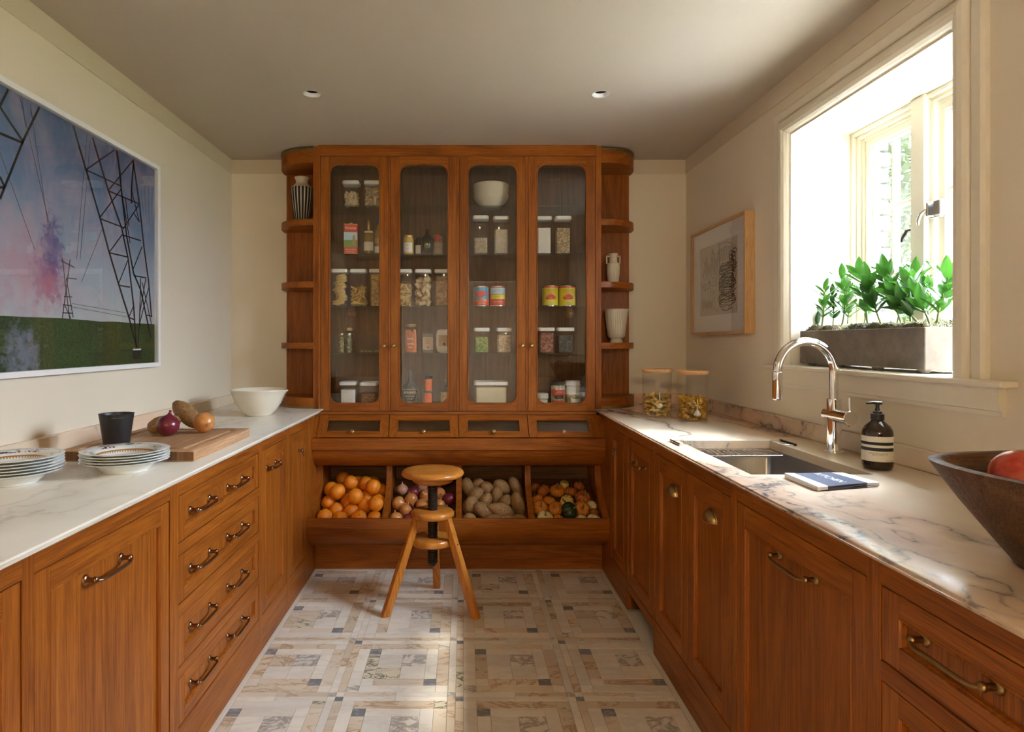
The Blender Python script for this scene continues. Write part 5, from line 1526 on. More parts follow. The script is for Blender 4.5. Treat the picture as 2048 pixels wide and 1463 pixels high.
clus = n.ramp(n.noise(v, 22, 2), [(.53, 0.), (.56, 1.)]); fl_ = n.voro(v, 210, out='Color'); sp = n.new('ShaderNodeSeparateColor'); n.lk(fl_, sp.inputs[0])
fm = n.math('MULTIPLY', n.math('MULTIPLY', clus, n.math('GREATER_THAN', sp.outputs[1], .45)), n.math('MULTIPLY', n.math('MAXIMUM', rim, mid), up))
fc = n.ramp(sp.outputs[0], [(.3, (.28, .03, .03)), (.5, (.04, .05, .12)), (.75, (.10, .09, .04)), (.95, (.45, .10, .06))], 'CONSTANT')
c = n.mix(fm, (.74, .76, .75), fc)
c = n.mix(n.math('MULTIPLY', n.math('MAXIMUM', band_m, dots), up), c, (.40, .19, .05))
n.color(c)
def plate_mesh():
    g = G()
    pr = [(.060, .0), (.064, .0), (.065, .004), (.074, .010), (.084, .022), (.092, .0275), (.122, .0325), (.1238, .0345), (.122, .0355), (.092, .031), (.083, .026), (.072, .0135), (.060, .0085), (.0, .008)]
    def fl2(a, z):
        return 1 - (.030 * abs(math.sin(a * 4)) ** 8 if z > .026 else 0) + 0 * a
    g.lathe(pr, 96, capt=False, flute=lambda a, z: 1 + (.016 * (abs(math.cos(a * 4)) ** .6 - .6) if z > .0305 else 0)); return g.mesh('plate', 'plate_glaze', 60)
pm = plate_mesh()
def stack(c, n_pl, dz, what):
    ordn = ['topmost', 'second', 'third', 'fourth', 'fifth', 'sixth']
    for k in range(n_pl):
        i = n_pl - 1 - k
        lab = ('topmost patterned soup plate of ' if i == 0 else f'{ordn[i]} soup plate from the top of ' if i < n_pl - 1 else 'bottom soup plate of ') + what
        OB('soup_plate', pm, None, (c[0] + random.uniform(-.002, .002), c[1] + random.uniform(-.002, .002), ZT + .0006 + k * dz), (0, 0, random.uniform(0, 6.28)), lab, 'plate', 'soup plates stacked on the left worktop')
random.seed(21)
stack((-1.034, 1.955), 5, .0078, 'the stack beside the beaker')
stack((-1.258, 1.785), 6, .0082, 'the stack at the left edge')
# vegetables on the board
zb_ = ZT + bz
onion((-1.125, 2.43, zb_ + .0395), .0425, 'red_onion_skin', (.12, .1, 1), 'glossy red onion standing on the chopping board')
onion((-1.018, 2.505, zb_ + .0410), .0410, 'onion_skin', (-.72, .68, .10), 'golden onion with pale roots lying on the chopping board')
o = OB('potato', pms[1], None, (-1.122, 2.60, zb_ + .060), (0, math.radians(33), math.radians(-14)), 'long brown potato propped at a slant behind two onions', 'potato'); o.scale = (.084, .036, .037)
o = OB('potato', pms[2], None, (-1.178, 2.51, zb_ + .034), (0, math.radians(-12), math.radians(20)), 'brown potato lying behind the red onion', 'potato'); o.scale = (.062, .036, .034)
# spouted bowl
t = E('mixing_bowl', (-1.098, 3.42, ZT), 'white ceramic mixing bowl with a pouring spout', 'bowl')
pr = [(.062, .0005), (.067, .003), (.070, .008), (.095, .034), (.118, .070), (.134, .105), (.141, .130), (.145, .134), (.146, .138), (.143, .141), (.138, .138), (.130, .110), (.112, .070), (.088, .036), (.05, .014), (0, .012)]
g = G(); g.lathe(pr, 72, capt=False)
def spout(p):
    a = math.atan2(p.y, p.x) - math.radians(-12)
    k = math.exp(-(a / .20) ** 2) * max(0, (p.z - .095) / .045) ** 1.5
    r = math.hypot(p.x, p.y)
    return (p.x * (1 + .17 * k), p.y * (1 + .17 * k), p.z - .004 * k) if r > .06 else p
g.fn(spout); g.build('bowl_body', 'ceramic', t, 60)

# ------------------------------------------------------------------ framed photograph on the left wall
n = NT('photo_print', .6)
v = n.coords(); sx = n.new('ShaderNodeSeparateXYZ'); n.lk(v, sx.inputs[0])
Y_, Z_ = sx.outputs[1], sx.outputs[2]
zz_ = n.new('ShaderNodeMapRange'); n.lk(Z_, zz_.inputs[0]); zz_.inputs[1].default_value = 1.415; zz_.inputs[2].default_value = 2.15
sky = n.ramp(zz_.outputs[0], [(0, (.50, .54, .53)), (.25, (.36, .45, .52)), (.6, (.15, .24, .38)), (1, (.065, .12, .25))])
cloud = n.noise(n.coords((1, 1.6, 1.4)), 2.6, 5, .6, .5)
sky = n.mix(n.ramp(cloud, [(.44, 0.), (.66, .60)]), sky, (.46, .38, .46))
def blob(y, z, ry, rz, soft, amt, seedv=0):
    a = n.math('MULTIPLY', n.math('SUBTRACT', Y_, y), 1 / ry); b = n.math('MULTIPLY', n.math('SUBTRACT', Z_, z), 1 / rz)
    d = n.math('SQRT', n.math('ADD', n.math('MULTIPLY', a, a), n.math('MULTIPLY', b, b)))
    nn_ = n.noise(v, soft * 2.2, 7, .68, .3)
    return n.ramp(n.math('ADD', d, n.math('MULTIPLY', n.math('SUBTRACT', nn_, .5), 3.0)), [(.35, amt), (1.05, 0.)])
def pp(zx, zy, X=-1.464):
    """left-wall photo crop pixel -> (Y, Z) on the print"""
    px, py = zx / 2.152, 100 + zy / 2.152
    Y = FPX * X / (px - VX); return Y, H - (py - VY) * Y / FPX
y, z = pp(150, 940); sky = n.mix(blob(y, z, .22, .16, 7, .75), sky, (.50, .27, .33))
y, z = pp(210, 960); sky = n.mix(blob(y, z, .10, .11, 14, .9), sky, (.30, .13, .24))
y, z = pp(225, 840); sky = n.mix(blob(y, z, .07, .12, 15, .9), sky, (.11, .10, .26))
y, z = pp(210, 1010); sky = n.mix(blob(y, z, .07, .07, 16, .85), sky, (.44, .17, .24))
y, z = pp(60, 880); sky = n.mix(blob(y, z, .22, .25, 5, .45), sky, (.48, .36, .42))
gn = n.noise(v, 90, 4, .7); gl = n.noise(v, 5, 3)
grass = n.mix(n.ramp(gl, [(.35, 0.), (.65, 1.)]), n.mix(n.ramp(gn, [(.35, 0.), (.65, 1.)]), (.010, .022, .004), (.045, .085, .016)), n.mix(n.ramp(gn, [(.35, 0.), (.65, 1.)]), (.018, .034, .007), (.06, .11, .022)))
y, z = pp(100, 1300); grass = n.mix(blob(y, z, .10, .10, 10, .55), grass, (.30, .30, .42))
n.color(n.mix(n.math('GREATER_THAN', Z_, n.math('ADD', 1.415, n.math('MULTIPLY', n.math('SUBTRACT', gl, .5), .012))), grass, sky))
AY0, AY1, AZ0, AZ1 = 1.62, 3.05, 1.215, 2.165
t = E('framed_photograph', (XL, (AY0 + AY1) / 2, AZ0), 'large white-framed photograph of pylons, purple smoke and a green field', 'picture')
off = -Vector(t.location)
g = G(); fw = .020
for b in ((AY0, AY0 + fw, AZ0, AZ1), (AY1 - fw, AY1, AZ0, AZ1)): g.box(XL + .001, XL + .032, *b, .001)
for b in ((AY0 + fw, AY1 - fw, AZ0, AZ0 + fw), (AY0 + fw, AY1 - fw, AZ1 - fw, AZ1)): g.box(XL + .001, XL + .032, *b, .001)
shift(g.build('frame', 'white_frame', t), off)
shift(G().box(XL + .001, XL + .012, AY0 + fw, AY1 - fw, AZ0 + fw, AZ1 - fw).build('print', 'photo_print', t), off)
PXX = XL + .0124
def strip(g, pts, w_):
    q = [Vector((PXX, *pp(*p, X=PXX))) for p in pts]
    for a, b in zip(q[:-1], q[1:]):
        d = (b - a).normalized(); s_ = Vector((0, -d.z, d.y)) * w_
        g.add([a - s_, b - s_, b + s_, a + s_, *[c + Vector((.0004, 0, 0)) for c in (a - s_, b - s_, b + s_, a + s_)]], [(0, 1, 2, 3), (4, 5, 6, 7), (0, 1, 5, 4), (2, 3, 7, 6)])
g = G()
for pts in ([(315, 325), (370, 515), (430, 720), (470, 870), (510, 1005), (555, 1150), (590, 1285)], [(398, 375), (465, 600), (525, 770), (552, 900), (575, 1100), (587, 1285)], [(505, 435), (520, 580), (545, 800), (575, 960), (605, 1030), (650, 1240)], [(572, 470), (600, 660), (620, 850), (640, 1000), (652, 1150)], [(500, 432), (516, 520), (520, 580)], [(575, 475), (566, 600), (566, 660)]): strip(g, pts, .0055)
for pts in ([(370, 515), (492, 430)], [(370, 515), (520, 585)], [(465, 605), (572, 475)], [(465, 605), (600, 662)], [(430, 720), (520, 600)], [(430, 725), (535, 765)], [(530, 770), (598, 665)], [(525, 795), (607, 820)], [(470, 870), (525, 795)], [(470, 872), (548, 890)], [(510, 1005), (550, 905)], [(512, 1012), (560, 1020)], [(570, 950), (612, 845)], [(575, 970), (628, 980)], [(555, 1148), (575, 1100)], [(555, 1150), (578, 1160)], [(520, 590), (560, 830)], [(540, 640), (555, 760)], [(566, 600), (600, 740), (575, 700)], [(606, 980), (600, 1180), (593, 1285)], [(612, 1000), (652, 1180)], [(628, 980), (600, 1140)], [(600, 1180), (640, 1020)], [(632, 1140), (655, 1145)]): strip(g, pts, .003)
for pts in ([(170, 245), (100, 390), (0, 640)], [(35, 170), (-5, 250)], [(0, 245), (100, 395)], [(0, 358), (100, 400)], [(0, 545), (20, 590)], [(-5, 590), (20, 592)]): strip(g, pts, .0045)
shift(g.build('printed_pylon', 'ink', t), off)
g = G()
for pts in ([(268, 895), (300, 1160)], [(302, 900), (268, 1155)], [(262, 905), (320, 935)], [(270, 1095), (310, 1100)], [(275, 1060), (310, 1062)], [(285, 980), (315, 1150)], [(290, 980), (330, 985)], [(268, 1130), (315, 1132)], [(280, 1100), (305, 1155)]): strip(g, pts, .0022)
for pts in ([(85, 200), (215, 760)], [(130, 230), (205, 740)], [(0, 440), (150, 860)], [(375, 360), (330, 900)], [(390, 370), (345, 900)], [(440, 770), (350, 1000)], [(310, 1090), (540, 1130)], [(310, 1105), (560, 1150)], [(95, 205), (110, 330)]): strip(g, pts, .0009)
shift(g.build('printed_wires', 'faint_ink', t), off)
y, z = pp(590, 1300, PXX)
shift(G().box(PXX, PXX + .0005, y - .035, y + .035, z - .03, z + .012).build('printed_footing', 'ink', t), off)
shift(G().box(PXX, PXX + .0007, y - .036, y + .034, z + .009, z + .016).build('printed_footing_top', 'white_frame', t), off)
shift(G().box(XL + .022, XL + .0235, AY0 + fw, AY1 - fw, AZ0 + fw, AZ1 - fw).build('picture_glass', 'picture_glass', t), off)

# ------------------------------------------------------------------ framed drawing on the right wall
DY0, DY1, DZa, DZb = 3.10, 3.843, 1.372, 1.969
t = E('framed_drawing', (XR, (DY0 + DY1) / 2, DZa), 'light wood frame with a scribbled black ink drawing', 'picture')
off = -Vector(t.location)
fw = .014; x0, x1 = XR - .050, XR - .001
g = G(); g.mat(0)
g.box(x0, x1, DY0, DY0 + fw, DZa, DZb, .001); g.box(x0, x1, DY1 - fw, DY1, DZa, DZb, .001)
g.mat(1); g.box(x0, x1, DY0 + fw, DY1 - fw, DZa, DZa + fw, .001); g.box(x0, x1, DY0 + fw, DY1 - fw, DZb - fw, DZb, .001)
shift(g.build('frame', ['maple_z', 'maple_y'], t), off)
py0, py1, pz0, pz1 = 3.215, 3.735, 1.478, 1.868
g = G(); ya, yb2, za, zb2 = DY0 + fw, DY1 - fw, DZa + fw, DZb - fw; mx = XR - .036
g.box(mx, mx + .003, ya, py0, za, zb2); g.box(mx, mx + .003, py1, yb2, za, zb2); g.box(mx, mx + .003, py0, py1, za, pz0); g.box(mx, mx + .003, py0, py1, pz1, zb2)
shift(g.build('mount', 'white_frame', t), off)
shift(G().box(mx + .004, mx + .006, ya, yb2, za, zb2).build('paper', 'paper', t), off)
rng = random.Random(9)
IX = mx + .0037
def ink(g, pts, w_):
    """pts in sheet units (u right 0..1, v up 0..1) as seen by a viewer"""
    q = [Vector((IX, py1 - (py1 - py0) * u, pz0 + (pz1 - pz0) * v_)) for u, v_ in pts]
    for a, b in zip(q[:-1], q[1:]):
        d = (b - a)
        if d.length < 1e-6: continue
        d.normalize(); s_ = Vector((0, -d.z, d.y)) * w_; e = d * w_ * .6
        g.add([a - s_ - e, b - s_ + e, b + s_ + e, a + s_ - e], [(0, 1, 2, 3)])
g = G(); gf = G()
for k in range(17):      # zig-zag tall strokes at upper left
    u = .07 + .029 * k; top = .62 + .2 * math.sin(k * .5) ** 2 + .012 * k
    ink(gf, [(u, .58 + rng.uniform(-.06, .05)), (u + .012, top), (u + .018, top + .015), (u + .026, top - .02), (u + .03, .57 + rng.uniform(-.05, .06))], .0013)
for k in range(10):
    u = .50 + .042 * k; ink(gf, [(u, .72 + rng.uniform(-.03, .03)), (u + .02, .93 - .02 * abs(k - 4)), (u + .05, .90), (u + .035, .74)], .0013)
ink(gf, [(.03, .86), (.10, .80), (.16, .74)], .0012); ink(gf, [(.24, .84), (.34, .90), (.45, .84)], .0012); ink(gf, [(.55, .97), (.72, 1.0 - .03), (.86, .92)], .0012)
for cx, cy, rx, ry in ((.14, .42, .030, .055), (.25, .44, .026, .055), (.38, .47, .028, .065), (.46, .46, .02, .06)):
    ink(gf, [(cx + rx * math.cos(a), cy + ry * math.sin(a)) for a in [2 * PI * i / 16 for i in range(17)]], .0015)
for k in range(14):
    u = .05 + rng.uniform(0, .42); v_ = rng.uniform(.3, .56); ink(gf, [(u, v_), (u + rng.uniform(-.03, .05), v_ + rng.uniform(-.10, .08)), (u + rng.uniform(-.02, .05), v_ - .08)], .0012)
pts = []
for k in range(13):
    pts += [(.06 + .024 * k, .08 + .03 * (k % 2)), (.066 + .024 * k, .24 - .02 * (k % 3)), (.074 + .024 * k, .16)]
ink(gf, pts, .0013); ink(gf, [(.06, .25), (.12, .20), (.17, .26)], .0013); ink(gf, [(.42, .26), (.40, .10), (.48, .05), (.55, .12), (.50, .28)], .0013)
ink(gf, [(.66, .03), (.72, .13)], .0013); ink(gf, [(.76, .05), (.80, .12), (.80, .05), (.84, .09), (.87, .05)], .0018); ink(gf, [(.95, .05), (.97, .09)], .0014)
for k in range(26):      # the dense coiled figure at right
    cy = .14 + .0205 * k; w_ = .185 + .025 * math.sin(k * .6); cx = .73 + .012 * math.sin(k * 1.1) + .02 * (k > 18)
    a0 = rng.uniform(-.3, .3)
    ink(g, [(cx + w_ * math.cos(a0 + a), cy + .045 * math.sin(a0 + a) + .01 * rng.uniform(-1, 1)) for a in [2 * PI * i / 18 for i in range(int(13 + 6 * (k % 2)))]], .0021)
for k in range(16):
    cx, cy = rng.uniform(.72, .90), rng.uniform(.38, .72); r = rng.uniform(.02, .05)
    ink(g, [(cx + r * math.cos(a), cy + r * 1.2 * math.sin(a)) for a in [i * .6 for i in range(12)]], .0017)
for k in range(7):
    cx = .86 + rng.uniform(-.06, .06); cy = .70 + .02 * k
    ink(g, [(cx + .05 * math.cos(a), cy + .03 * math.sin(a)) for a in [i * .5 for i in range(13)]], .0024)
ink(g, [(.54, .14), (.53, .42), (.55, .60), (.62, .70)], .0022); ink(g, [(.93, .80), (.95, .5), (.88, .38), (.92, .30), (.95, .33)], .0024); ink(g, [(.54, .16), (.60, .07), (.72, .045), (.83, .08), (.87, .17)], .0022)
for k in range(4): ink(g, [(.60 + .06 * k, .08), (.60 + .06 * k, .55)], .0011)
shift(gf.build('faint_scribble', 'faint_ink', t), off); shift(g.build('dark_scribble', 'ink', t), off)
shift(G().box(XR - .0405, XR - .0390, ya, yb2, za, zb2).build('picture_glass', 'picture_glass', t), off)
# ------------------------------------------------------------------ sink, rack, tap
t = E('kitchen_sink', ((SX0 + SX1) / 2, (SY0 + SY1) / 2, .70), 'brushed steel undermount sink set in the marble', 'sink')
off = -Vector(t.location)
def sl(i, z, r=.022): return [(x, y, z) for x, y in rrect(SX0 - .006 + i, SX1 + .006 - i, SY0 - .006 + i, SY1 + .006 - i, r, 5)]
g = G(); g.loops([sl(-.016, ZB - .0012), sl(0, ZB - .001), sl(.002, ZB - .006), sl(.006, .74), sl(.012, .722), sl(.030, .715), sl(.12, .711, .03)], cap1=True)
shift(g.build('basin', 'steel', t, 35), off)
g = G(); g.lathe([(.0, .001), (.030, .001), (.040, .003), (.044, .001)], 28, (1.03, 2.22, .711), capb=False, capt=False); shift(g.build('drain', 'nickel', t, 40), off)
t = E('wire_rack', (1.03, 2.47, .90), 'chrome wire rack hooked across the far end of sink', 'rack')
off = -Vector(t.location)
ry0, ry1, rz = 2.405, 2.528, .904
g = G()
for yy in (ry0, ry1): g.tube([(SX0 + .012, yy, rz), (SX1 - .012, yy, rz)], .0028, 8)
for xx in (SX0 + .012, SX1 - .012): g.tube([(xx, ry0, rz), (xx, ry1, rz)], .0028, 8)
shift(g.build('rim_wire', 'chrome', t, 60), off)
g = G()
for k in range(16):
    xx = SX0 + .030 + (SX1 - SX0 - .06) * k / 15
    g.tube([(xx, ry0 - .002, rz + .0035), (xx, ry0 + .006, rz + .005), (xx, ry1 - .006, rz + .005), (xx, ry1 + .002, rz + .0035)], .0027, 6)
shift(g.build('cross_wires', 'chrome', t, 60), off)
for xe, s_, nm in ((SX0, -1, 0), (SX1, 1, 1)):
    for yy in (ry0 + .012, ry1 - .012):
        g = G(); g.tube([(xe - s_ * .012, yy, rz), (xe - s_ * .011, yy, ZT + .004), (xe, yy, ZT + .0045), (xe + s_ * .035, yy, ZT + .0045)], .0018, 6)
        shift(g.build('hook', 'chrome', t, 60), off)
    g = G(); g.tube([(xe + s_ * .036, ry0 + .004, ZT + .005), (xe + s_ * .036, ry1 - .004, ZT + .005)], .0048, 10); shift(g.build('grip_sleeve', 'black_plastic' if nm else 'nickel', t, 60), off)

TX_, TY_ = 1.309, 2.266
t = E('kitchen_tap', (TX_, TY_, ZT), 'chrome gooseneck kitchen tap behind the sink', 'tap')
G().lathe([(0, .0004), (.033, .0004), (.0335, .002), (.0335, .006), (.031, .008), (0, .008)], 40, capb=False, capt=False).build('base_plate', 'chrome', t, 40)
G().lathe([(.0235, .006), (.0235, .190), (.0215, .192), (.0, .192)], 40, capb=False, capt=False).build('column', 'chrome', t, 40)
R_ = .105; zc = 1.2275 - ZT
pts = [(0, 0, .188), (0, 0, zc * .85 + .03), (0, 0, zc)]
for i in range(1, 25):
    a = PI * i / 24; pts.append((-R_ + R_ * math.cos(a), -.02 * (1 - math.cos(a)) / 2, zc + R_ * math.sin(a)))
G().tube(pts, .0152, 20).build('gooseneck', 'chrome', t, 60)
e = pts[-1]
G().lathe([(.0152, 0), (.0166, -.001), (.0166, -.094), (.0150, -.098), (.010, -.098), (.010, -.09), (0, -.09)], 28, (e[0], e[1], e[2] - .001), capb=False, capt=False).build('spray_head', 'chrome', t, 40)
zv = 1.073 - ZT
G().lathe([(0, .040), (.0225, .040), (.0245, .038), (.0245, -.098), (.0225, -.100), (0, -.100)], 36, (0, 0, zv), 'y', capb=False, capt=False).build('valve_body', 'chrome', t, 40)
G().tube([(.002, -.0915, zv - .030), (.002, -.0905, zv + .068)], .0058, 14).build('lever', 'chrome', t, 60)

# ------------------------------------------------------------------ soap bottle
t = E('soap_bottle', (1.279, 1.981, ZT), 'amber pump soap bottle with cream and black label', 'bottle')
r = .0425
G().lathe([(0, .0005), (.034, .0005), (.0395, .004), (r, .014), (r, .112), (.0405, .122), (.034, .134), (.022, .145), (.0165, .150), (.016, .158), (0, .158)], 44, capb=False, capt=False).build('glass_body', 'amber_body', t, 50)
G().lathe([(.0165, .152), (.0185, .152), (.0185, .170), (.013, .172), (.0125, .178), (.0075, .180), (.0055, .190), (.0055, .198), (.0085, .199), (.0085, .206), (.0, .207)], 28, capb=False, capt=False).build('pump_cap', 'black_plastic', t, 40)
G().tube([(.012, 0, .2035), (-.018, 0, .205), (-.034, 0, .2025)], [.0055, .0045, .003], 8).build('pump_nozzle', 'black_plastic', t, 60)
band(r + .0005, .028, .104, -215, 5, 40).build('label', 'label_cream', t, 60)
g = G(); g.merge(band(r + .0009, .078, .087, -212, -52)); g.merge(band(r + .0009, .060, .070, -212, -52))
for k, (z, s_) in enumerate(((.0545, 'nettoyant pour les mains doux'), (.0510, 'hand wash with mandarin rind'), (.0475, '500 mL  16.9 fl oz'))):
    q = text_geo(s_, .0042); q.fn(lambda p, z=z: ((r + .001) * math.cos(math.radians(-120) + p.x / r), (r + .001) * math.sin(math.radians(-120) + p.x / r), z + p.y)); g.merge(q)
q = text_geo('Hand Wash', .0048); q.fn(lambda p: ((r + .001) * math.cos(math.radians(-75) + p.x / r), (r + .001) * math.sin(math.radians(-75) + p.x / r), .032 + p.y)); g.merge(q)
for k in range(13):
    g.merge(band(r + .0009, .056 + .0034 * k, .0568 + .0034 * k, -46, -10 - 4 * (k % 3), 6))
g.build('label_print', 'ink', t, 60)

# ------------------------------------------------------------------ folded towel
Z0 = ZT + .0006
A, B_, C_, D_ = Vector((.925, 1.849, Z0)), Vector((1.100, 1.862, Z0)), Vector((1.125, 1.735, Z0)), Vector((.928, 1.680, Z0))
t = E('folded_towel', ((A + B_ + C_ + D_) / 4), 'folded slate blue towel with white ends and lettering', 'towel')
off = -Vector(t.location)
def bil(u, v): return (A * (1 - u) + B_ * u) * (1 - v) + (D_ * (1 - u) + C_ * u) * v
def towel_piece(u0, u1, m, nm_):
    g = G()
    for layer in range(3):
        zb0 = .0008 + layer * .0042
        lp = []
        N_ = 12
        def ring(f, z):
            pts = []
            for i in range(N_ + 1):
                u = u0 + (u1 - u0) * i / N_; p = bil(u, -f); pts.append((p.x, p.y, Z0 + z + .0008 * math.sin(u * 9 + layer)))
            for i in range(N_ + 1):
                u = u1 + (u0 - u1) * i / N_; p = bil(u, 1 + f); pts.append((p.x, p.y, Z0 + z + .0010 * math.sin(u * 7 + layer * 2)))
            return pts
        g.loops([ring(-.012, zb0), ring(.004, zb0 + .0014), ring(.004, zb0 + .003), ring(-.012, zb0 + .0041)], True, True)
    return shift(g.build(nm_, m, t, 60), off)
towel_piece(0, .16, 'white_cloth', 'white_end'); towel_piece(.16, .80, 'slate_cloth', 'slate_band'); towel_piece(.80, 1.0, 'white_cloth', 'white_end')
q = text_geo('KITCHEN', .034, bold=.006)
cx = bil(.47, .52); q.fn(lambda p: (cx.x + p.y * .98 + p.x * .05, cx.y - p.x * .80 + p.y * .12, Z0 + .0151))
shift(q.build('lettering', 'white_cloth', t), off)

# ------------------------------------------------------------------ pasta jars
def pasta_jar(px, py_base, r, h, lab, kind, fill, seedv):
    Y = FPX * (H - ZT) / (py_base - VY); X = (px - VX) * Y / FPX
    t = E('glass_pasta_jar', (X, Y, ZT), lab, 'jar', 'glass pasta jars with wooden lids')
    G().lathe([(0, .001), (r - .004, .001), (r - .001, .003), (r, .008), (r, h - .018)], 48, capb=False, capt=False).build('glass_body', 'jar_glass', t, 50)
    G().lathe([(0, h - .020), (r - .004, h - .020), (r - .004, h - .013), (r + .003, h - .013), (r + .004, h - .010), (r + .004, h - .003), (r + .002, h), (0, h)], 48, capb=False, capt=False).build('wooden_lid', 'bamboo', t, 40)
    rng = random.Random(seedv); g = G()
    def inside(p, m): 
        rr = math.hypot(p.x, p.y); lim = r - .004 - m
        if rr > lim: p.x *= lim / rr; p.y *= lim / rr
        return p
    if kind == 'ribbons':
        for k in range(70):
            a = rng.uniform(0, 2 * PI); rr = r * math.sqrt(rng.random()); z = .012 + fill * h * rng.random() ** .9
            if k < 4: z = fill * h + .008 * k
            d = Vector((rng.gauss(0, 1), rng.gauss(0, 1), rng.gauss(.1, .35))).normalized(); L = .032
            s_ = d.cross(Vector((rng.gauss(0, .4), rng.gauss(0, .4), 1))).normalized() * .0095
            nn_ = d.cross(s_).normalized()
            c = Vector((rr * math.cos(a), rr * math.sin(a), z))
            rows = []
            for i in range(7):
                f_ = -1 + i / 3; w_ = 1 - .25 * abs(f_) ** 3
                for e_ in (-1, -.33, .33, 1):
                    p = c + d * L * f_ + s_ * w_ * e_ + nn_ * (.006 * math.sin(f_ * 3 + e_ * 2.2 + k) + .004 * abs(e_))
                    p = inside(p, .001); p.z = max(.006, p.z); rows.append(p)
            fs = [(i * 4 + j, i * 4 + j + 1, (i + 1) * 4 + j + 1, (i + 1) * 4 + j) for i in range(6) for j in range(3)]
            g.add(rows, fs)
    else:
        for k in range(150):
            a = rng.uniform(0, 2 * PI); rr = (r - .016) * math.sqrt(rng.random()); z = .012 + fill * h * rng.random()
            d = Vector((rng.gauss(0, 1), rng.gauss(0, 1), rng.gauss(0, .6))).normalized(); b1 = d.orthogonal().normalized(); b2 = d.cross(b1)
            c = inside(Vector((rr * math.cos(a), rr * math.sin(a), z)), .018)
            rows = []
            for i in range(17):
                f_ = -1 + i / 8; ph = f_ * 7.5 + k
                for e_ in (-1, 0, 1):
                    p = c + d * .021 * f_ + (b1 * math.cos(ph) + b2 * math.sin(ph)) * .0085 * e_
                    p = inside(p, .0005); p.z = max(.006, p.z); rows.append(p)
            fs = [(i * 3 + j, i * 3 + j + 1, (i + 1) * 3 + j + 1, (i + 1) * 3 + j) for i in range(16) for j in range(2)]
            g.add(rows, fs)
    g.build('pasta', 'pasta' if kind == 'ribbons' else 'pasta_gold', t, 60, kind='stuff')
    q = G(); gx = -.002 if kind == 'ribbons' else .004
    cz = .062 if kind == 'ribbons' else .040
    q.lathe([(.001, -.013), (.010, -.014), (.0165, -.006), (.017, .001), (.012, .010), (.006, .016), (.0035, .024), (.002, .07), (.0005, .072)], 20, (gx, -r + .021, cz), flute=lambda a, z: 1 + (.07 * math.cos(a * 6) if z < .012 else 0)); q.build('white_bulb', 'ceramic', t, 60)  # white fluted bulb on a thin stem, just behind the jar's front glass
    return t
pasta_jar(1314, 832, .0745, .250, 'lidded glass jar of broad ribbon pasta near the corner', 'ribbons', .42, 3)
pasta_jar(1385.5, 840.5, .0745, .250, 'lidded glass jar of spiral pasta nearer the sink', 'spirals', .42, 8)

# ------------------------------------------------------------------ planter and its plants
pz = 1.231
t = E('concrete_planter', (1.535, 2.37, pz), 'long grey concrete planter box on the window sill', 'planter')
off = -Vector(t.location)
qx0, qx1, qy0, qy1, qz0, qz1 = 1.438, 1.632, 1.998, 2.742, pz + .012, 1.378
def pl(i, z): return [(x, y, z) for x, y in rrect(qx0 + i, qx1 - i, qy0 + i, qy1 - i, .003, 2)]
shift(G().loops([pl(.002, qz0), pl(0, qz0 + .002), pl(0, qz1 - .002), pl(.002, qz1), pl(.014, qz1), pl(.016, qz1 - .03)], True, True).build('trough', 'concrete', t), off)
for fx in (qx0 + .022, qx1 - .022):
    for fy in (qy0 + .03, qy0 + .26, qy1 - .26, qy1 - .06):
        shift(G().lathe([(.008, .0005), (.012, .004), (.022, .0125)], 16, (fx, fy, pz)).build('foot', 'concrete_dark', t, 50), off)
shift(G().box(qx0 + .014, qx1 - .014, qy0 + .014, qy1 - .014, qz1 - .03, qz1 - .008).build('soil', 'soil', t), off)
g = G(); rng = random.Random(31)
def mossz(u, v):
    x = qx0 + .012 + (qx1 - qx0 - .024) * u; y = qy0 + .012 + (qy1 - qy0 - .024) * v
    e_ = min(u, 1 - u, v * 3.5, (1 - v) * 3.5); k = min(1, e_ / .10)
    return (x, y, qz1 - .006 + k * (.020 + .016 * nz((x * 9, y * 9, 2)) + .008 * nz((x * 40, y * 40, 5))))
g.grid(mossz, 36, 120)
for _ in range(6500):
    u, v = rng.random(), rng.random(); p = Vector(mossz(u, v))
    d = Vector((rng.gauss(0, .6), rng.gauss(0, .6), 1)).normalized() * rng.uniform(.006, .014); s_ = d.orthogonal().normalized() * .0022
    g.add([p - s_, p + s_, p + d], [(0, 1, 2)])
g.build('moss', 'moss', None, 80, label='green and brown moss covering the planter soil', cat='moss', kind='stuff')
def leafmesh():
    g = G(); L = 1.0; rows = []
    for i in range(9):
        f_ = i / 8; w_ = .23 * math.sin(PI * min(1, f_ * .96 + .04)) ** .75 * (1 - .35 * f_)
        for e_ in (-1, -.45, 0, .45, 1):
            rows.append((w_ * e_, f_, .05 * abs(e_) + .06 * f_ * f_ * -1 + .02 * math.sin(f_ * 7) * e_))
    g.add(rows, [(i * 5 + j, i * 5 + j + 1, (i + 1) * 5 + j + 1, (i + 1) * 5 + j) for i in range(8) for j in range(4)])
    return g.mesh('leaf', 'zz_leaf', 80)
lm = leafmesh()
def zc_(zx, zy, X): 
    px, py = 1560 + zx / 4.197, 520 + zy / 4.197
    Y = FPX * X / (px - VX); return Vector((X, Y, H - (py - VY) * Y / FPX))
